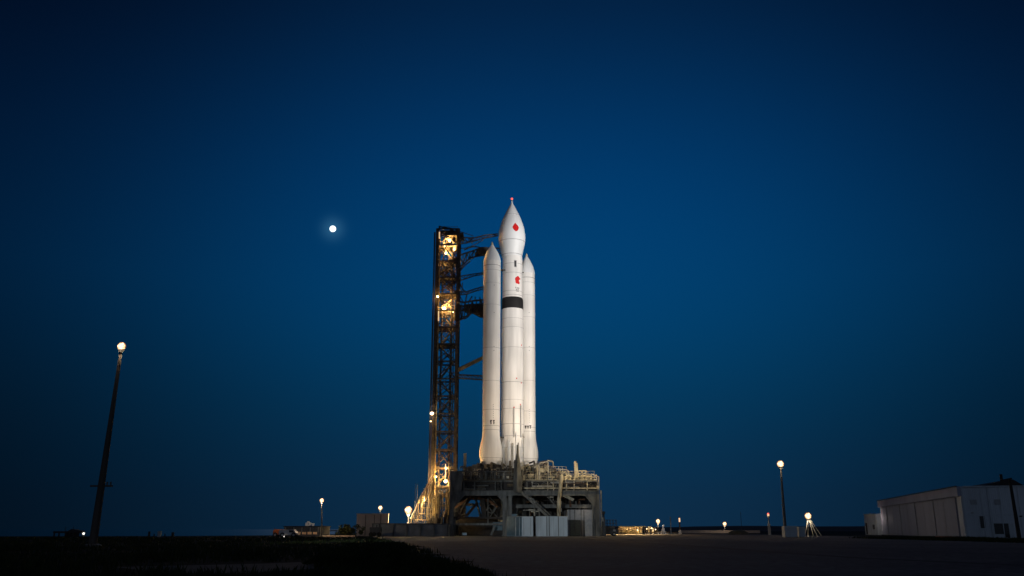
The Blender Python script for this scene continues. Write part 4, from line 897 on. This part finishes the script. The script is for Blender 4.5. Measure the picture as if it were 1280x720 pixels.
th = thing('antenna_tripod', 'small white tripod mast beside the small lamp post', 'tripod', (xat(829, 660, 245), 245, 0))
for q in (825.8, 829, 831.6): MB().bar(at(829, 658.5, 245), (xat(q, 660, 245), 245 - abs(q - 829) * .1, 0), .24).build('leg', M['vanw'], th)
MB().box(at(829, 657, 245), (.5, .5, .6)).build('head', M['vanw'], th, bevel=.05)
point('lamp_light', (xat(828, 660, 245), 242.5, 2.0), 60, (1, .9, .8), .1)
def post(px, top, Y, r, m, nm, lb, cat):
    x = xat(px, 660, Y); b = MB().tube((x, Y, 0), (x, Y, zat(top, Y)), r, r * .9, 10); b.tube((x, Y, 0), (x, Y, .2), r * 1.8, n=10); return tag(b.build(nm, M[m]), lb, cat)
post(838.5, 646, 230, .15, 'grey', 'steel_post', 'plain grey post standing alone between tripod and beacon pole', 'post')
def beacon(px, top, Y, wpx, lb, tower=False):
    x = xat(px, 660, Y); zt_ = zat(top, Y); u = Y / 1110; th = thing('beacon_pole' if not tower else 'beacon_tower', lb, 'beacon', (x, Y, 0), 'signal beacons right of the pad')
    w_ = wpx * u
    if tower: MB().lathe([(w_ * .75, 0), (w_ * .62, zt_ * .45), (w_ * .38, zt_ * .55), (w_ * .3, zt_ * .8), (w_ * .5, zt_ * .82), (w_ * .5, zt_ * .85)], (x, Y, 0), 10).build('tower_body', M['grey'], th)
    else: MB().tube((x, Y, 0), (x, Y, zt_ * .7), w_ * .5, w_ * .38).build('pole', M['rust'], th); MB().lathe([(w_ * 1.0, 0), (w_ * .9, zt_ * .2), (w_ * .5, zt_ * .25)], (x, Y, 0), 10).build('base', M['vanw'], th)
    MB().lathe([(w_ * .45, zt_ * .851 if tower else zt_ * .701), (w_ * .45, zt_ * .93)], (x, Y, 0), 10).build('lamp_glass', mat('beacon_glow', (1, .8, .6), .5, var=0, emit=(1, .60, .32), estr=1.0), th)
    MB().lathe([(w_ * .48, zt_ * .931), (w_ * .4, zt_ * .98), (.02, zt_)], (x, Y, 0), 10).build('cap', M['lampr'] if tower else M['orange'], th)
beacon(849.8, 646, 235, 2.0, 'slim beacon pole with an orange top and white foot left of the ridge')
beacon(961.5, 641, 200, 2.6, 'pale beacon tower with a red light left of the tall lamp pole', True)
point('lamp_light', (xat(961, 650, 198), 197.5, 4.0), 30, WARM, .1)
point('lamp_light', (xat(850, 650, 233), 232.5, 2.2), 30, WARM, .1)
# pale long wall and mound behind
tag(MB().span(xat(852, 663, 290), xat(950, 663, 290), 290, 290.6, 0, zat(663.2, 290) + .1).build('long_low_wall', M['tan'], bevel=.03), 'long low pale wall in front of the dark ridge', 'wall')
point('lamp_light', (xat(905, 663, 288), 285, 2.5), 260, WARM, .2)
b = MB(); vs = []; x0 = xat(927, 668, 205); x1 = xat(947, 668, 205)
b.lathe([(2.6, 0), (2.2, .5), (1.5, .85), (.6, 1.05), (.01, 1.1)], ((x0 + x1) / 2, 215, 0), 20)
tag(b.build('sand_mound', mat('sand', (.16, .15, .10), .95, var=.4, scale=2, bump=.6), smooth=True), 'low rounded sand mound left of the beacon tower', 'mound')
post(927, 640, 205, .05, 'steelp', 'whip_antenna', 'very thin upright rod left of the sand mound', 'antenna')
# white boxes near tall lamp
def white_box(px0, px1, Y, top, dp, lb):
    x0, x1 = xat(px0, 663, Y), xat(px1, 663, Y); th = thing('utility_cabinet', lb, 'cabinet', ((x0 + x1) / 2, Y + dp / 2, 0), 'pale cabinets by the tall lamp pole')
    MB().span(x0, x1, Y, Y + dp, .08, zat(top, Y)).build('cabinet_body', M['cont'], th, bevel=.04); MB().span(x0 + .1, x1 - .1, Y + .1, Y + dp - .1, 0, .078).build('plinth', M['concrete'], th)
    n = max(1, round((x1 - x0) / .9))
    for i in range(n): a = x0 + (x1 - x0) * i / n; c = x0 + (x1 - x0) * (i + 1) / n; MB().span(a + .05, c - .05, Y - .035, Y - .002, .2, zat(top, Y) - .12).build('cabinet_door', M['hangl'], th)
white_box(981, 996.5, 140, 657.5, 1.6, 'wider pale cabinet with doors at the foot of the tall lamp pole'); white_box(998.5, 1006.5, 142, 658.5, 1.4, 'narrow pale cabinet nearest the low bright lamp')
# hangar
HZ = 7.15; hA = Vector((64.6, 131, 0)); hB = Vector((80.5, 200, 0)); du = (hB - hA).normalized(); dv = Vector((du.y, -du.x, 0))
hg = thing('hangar', 'big pale sheet metal hangar with large sliding doors at right', 'hangar', hA + dv * 12 + du * 30)
LH = (hB - hA).length; WH = 34
def hbox(u0, u1, v0, v1, z0, z1, nm, m, par=hg, bev=0):
    pts = [hA + du * u + dv * v for u, v in ((u0, v0), (u0, v1), (u1, v1), (u1, v0))]
    b = MB(); b.add([(p.x, p.y, z0) for p in pts] + [(p.x, p.y, z1) for p in pts], [(3, 2, 1, 0), (4, 5, 6, 7), (0, 1, 5, 4), (1, 2, 6, 5), (2, 3, 7, 6), (3, 0, 4, 7)])
    return b.build(nm, m, par, bevel=bev)
hbox(0, LH, 0, WH, 0, HZ, 'wall', M['hang'])
hbox(-.1, LH, -.5, -.003, HZ - 1.35, HZ + .02, 'fascia', M['hangd']); hbox(-.2, LH + .1, -.6, -.5 - .003, HZ - .02, HZ + .12, 'gutter', M['roof'])
hbox(-.25, -.003, .3, WH, HZ - .12, HZ + .06, 'gutter', M['hangl'])
nd = 9
for k in range(nd):
    a = 3.2 + (LH - 4.5) * k / nd; c = 3.2 + (LH - 4.5) * (k + 1) / nd; hbox(a + .05, c - .05, -.22 + .1 * (k % 2), -.004, .15, HZ - 1.4, 'sliding_door', M['hangd'])
    hbox(c - .05, c + .05, -.24, -.004, .15, HZ - 1.36, 'door_post', M['grey'])
hbox(.05, 1.6, -.12, -.004, 0, HZ - 1.4, 'corner_trim', M['hangl']); 
for k in range(12): hbox(-.06, -.003, 2.4 * k + .1, 2.4 * k + .2, .1, HZ - .15, 'sheet_seam', M['hangl'])
hbox(-.035, -.002, 0.1, WH, 3.1, 3.2, 'sheet_seam', M['hangl'])
# dark roof rising behind the parapet
b = MB(); rf = [hA + du * .8 + dv * v + Vector((0, 0, z)) for v, z in ((3.0, HZ + .07), (6.6, HZ + .95), (7.3, HZ + .95), (8.6, HZ + .07))] ; rb_ = [p + du * (LH - 2) for p in rf]
b.add(rf + rb_, [(0, 1, 2, 3), (7, 6, 5, 4), (0, 4, 5, 1), (1, 5, 6, 2), (2, 6, 7, 3), (3, 7, 4, 0)]); b.build('roof', M['roof'], hg)
c_ = hA + du * 1.6 + dv * 6.0
MB().tube(c_ + Vector((0, 0, HZ + .5)), c_ + Vector((0, 0, HZ + 1.75)), .22, .2).build('chimney', M['roof'], hg)
hbox(-.05, -.002, 2.0, 2.65, 1.35, 3.0, 'window', M['glass']); hbox(-.12, -.002, 1.75, 2.85, 1.2, 1.34, 'window_sill', M['hangl'])
hbox(-.05, -.003, 3.75, 5.6, .55, 2.0, 'window', M['glass']); hbox(-.04, -.003, 4.9, 5.62, .05, .547, 'side_door', M['black']); hbox(-.06, -.003, 5.64, 6.2, .05, 2.0, 'side_door', M['hangl'])
hbox(-.3, -.003, 7.2, 7.5, 2.9, 3.05, 'wall_light', M['black'])
for v in (3.4, 8.8): hbox(-.16, -.06, v, v + .14, .2, HZ - .13, 'downpipe', M['hangl'])
for v in (1.1, 4.2): hbox(-.09, -.003, v, v + .8, 4.6, 5.3, 'vent', M['grey'])
hbox(1.65, LH - .5, -.34, -.25, .02, .12, 'door_track', M['black']); hbox(-.2, -.062, 1.0, 1.25, 3.4, 3.55, 'wall_light', M['grey'])
# annex
an = thing('annex', 'low white lean-to at the far left end of the hangar', 'building', hB + Vector((-.5, 8, 0)))
ax0 = xat(1097, 660, 203); ax1 = ax0 + 6
MB().prism([(ax0, 0), (ax1, 0), (ax1, zat(640, 203)), (ax0, zat(642.5, 203))], 203, 210.2).build('wall', M['cont'], an)
MB().span(ax0 - .06, ax0 - .003, 208.8, 209.6, .1, 2.6).build('doorway', M['dark'], an); MB().span(ax0 - .05, ax0 - .003, 204.5, 205.6, 1.2, 2.2).build('window', M['glass'], an); MB().span(ax0 - .15, ax0 - .002, 202.9, 210.3, zat(642.6, 203) - .02, zat(642.5, 203) + .08).build('gutter', M['hangl'], an)
point('lamp_light', (ax0 - 2, 199, 3.5), 90, (1, .85, .8), .2)
# leaning pole in front of the hangar
a = at(1273.5, 668, 118); a.z = 0; t = at(1262, 598, 118)
th = thing('utility_pole', 'dark leaning pole in front of the hangar at the right edge', 'pole', a)
MB().tube(a, t, .26, .17, 10).build('pole', M['black'], th, True); MB().bar(at(1252, 600.5, 118), at(1264.5, 598, 118), .18).build('bracket', M['black'], th)
# orange mat / hose on the grass in front of the hangar
b = MB().prism([(xat(1172, 668, 120), 0.0), (xat(1203, 668, 120), 0.0), (xat(1199, 668, 120), .14), (xat(1185, 668, 120), .3), (xat(1174, 668, 120), .32)], 120, 121.2)
tag(b.build('tarpaulin', M['orange'], bevel=.03), 'folded orange tarpaulin lying on the grass before the hangar corner', 'tarpaulin')

# ------------------------------------------------------------------ grass and foreground shrubs
rnd = random.Random(99)
b = MB()
def blade(b, x, y, z, hgt, wd):
    a = rnd.uniform(0, 6.28); dx, dy = math.cos(a) * wd, math.sin(a) * wd; lx, ly = rnd.gauss(0, .28) * hgt, rnd.gauss(0, .28) * hgt
    b.add([(x - dx, y - dy, z), (x + dx, y + dy, z), (x + lx * .4 + dx * .6, y + ly * .4 + dy * .6, z + hgt * .6), (x + lx, y + ly, z + hgt)], [(0, 1, 2), (0, 2, 3)])
def edge_x(y): 
    E_ = [(10, 2), (24.8, -.9), (50, -4.2), (100, -13), (150, -24)]
    for (y0, x0), (y1, x1) in zip(E_, E_[1:]):
        if y0 <= y <= y1: return x0 + (x1 - x0) * (y - y0) / (y1 - y0)
    return 2
k = 0
while k < 5200:
    y = 18 + 122 * rnd.random() ** 1.9; xw = .62 * y + 3; x = rnd.uniform(-xw, edge_x(y) - .1)
    if -13 < x < -5.5 and 26 < y < 35 and noise.noise(Vector((x * .5, y * .5, 1))) > -.35: continue
    k += 1; dn = .5 + noise.noise(Vector((x * .12, y * .12, 0)))
    for _ in range(5): blade(b, x + rnd.gauss(0, .2), y + rnd.gauss(0, .2), 0, rnd.uniform(.12, .34) * (.5 + dn) * (1.0 if y < 60 else .7), .012 + y * .0005)
k = 0
while k < 1500:
    y = rnd.uniform(82, 128); x = rnd.uniform(46, 76)
    if x < 46 + (y - 84) * .02 or (Vector((x, y, 0)) - hA).dot(dv) > -1: continue
    k += 1
    for _ in range(4): blade(b, x + rnd.gauss(0, .3), y + rnd.gauss(0, .3), 0, rnd.uniform(.12, .4), .05)
tag(b.build('grass', M['grass']), 'dark rough grass covering the ground left of the apron and before the hangar', 'grass', kind='stuff')

def shrub(x, y, wd, hgt, label, seed, nb=2600):
    r_ = random.Random(seed); th = thing('shrub', label, 'shrub', (x, y, 0), 'dark scrub mounds at the edge of the apron'); b = MB()
    for k in range(7): a = r_.uniform(0, 6.28); b.tube((x, y, 0), (x + math.cos(a) * wd * .25, y + math.sin(a) * wd * .25, hgt * .6), .03, .012, 5)
    b.build('stem', M['bark'], th); b = MB()
    lobes = [(r_.uniform(-.38, .38) * wd, r_.uniform(-.3, .3) * wd, r_.uniform(.35, 1)) for _ in range(9)] + [(0, 0, 1)]
    for k in range(nb):
        lx, ly, lh = r_.choice(lobes); rr = wd * .22; a = r_.uniform(0, 6.28); q = r_.random() ** .5
        px, py = lx + rr * q * math.cos(a), ly + rr * q * math.sin(a); env = hgt * lh * (1 - .55 * q * q) * (1 - .8 * min(1, (px * px + py * py) / (wd * .62) ** 2)); z = max(.02, env * r_.random() ** .5)
        d = Vector((r_.gauss(0, .6), r_.gauss(0, .6), r_.uniform(.3, 1.2))).normalized() * r_.uniform(.08, .2); sgn = d.orthogonal().normalized() * .018; p = Vector((x + px, y + py, z))
        b.add([p - sgn, p + sgn, p + d], [(0, 1, 2)])
    b.build('foliage', M['leaf'], th)
shrub(at(470, 690, 30).x, 30, 3.0, 1.02, 'tallest dark scrub mound in the foreground left of the apron', 1, 5200)
shrub(at(437, 690, 33).x, 33, 2.6, .72, 'scrub mound left of the tallest one in the foreground', 5, 3200)
shrub(at(512, 690, 29).x, 28, 2.4, .68, 'scrub mound just right of the tallest one in the foreground', 2, 3600)
shrub(at(548, 700, 25).x, 25, 1.9, .42, 'low scrub mound on the apron edge, second from the right', 3, 2800)
shrub(at(580, 705, 24).x, 24, 1.5, .26, 'lowest and rightmost scrub tuft on the apron edge', 4, 1800)
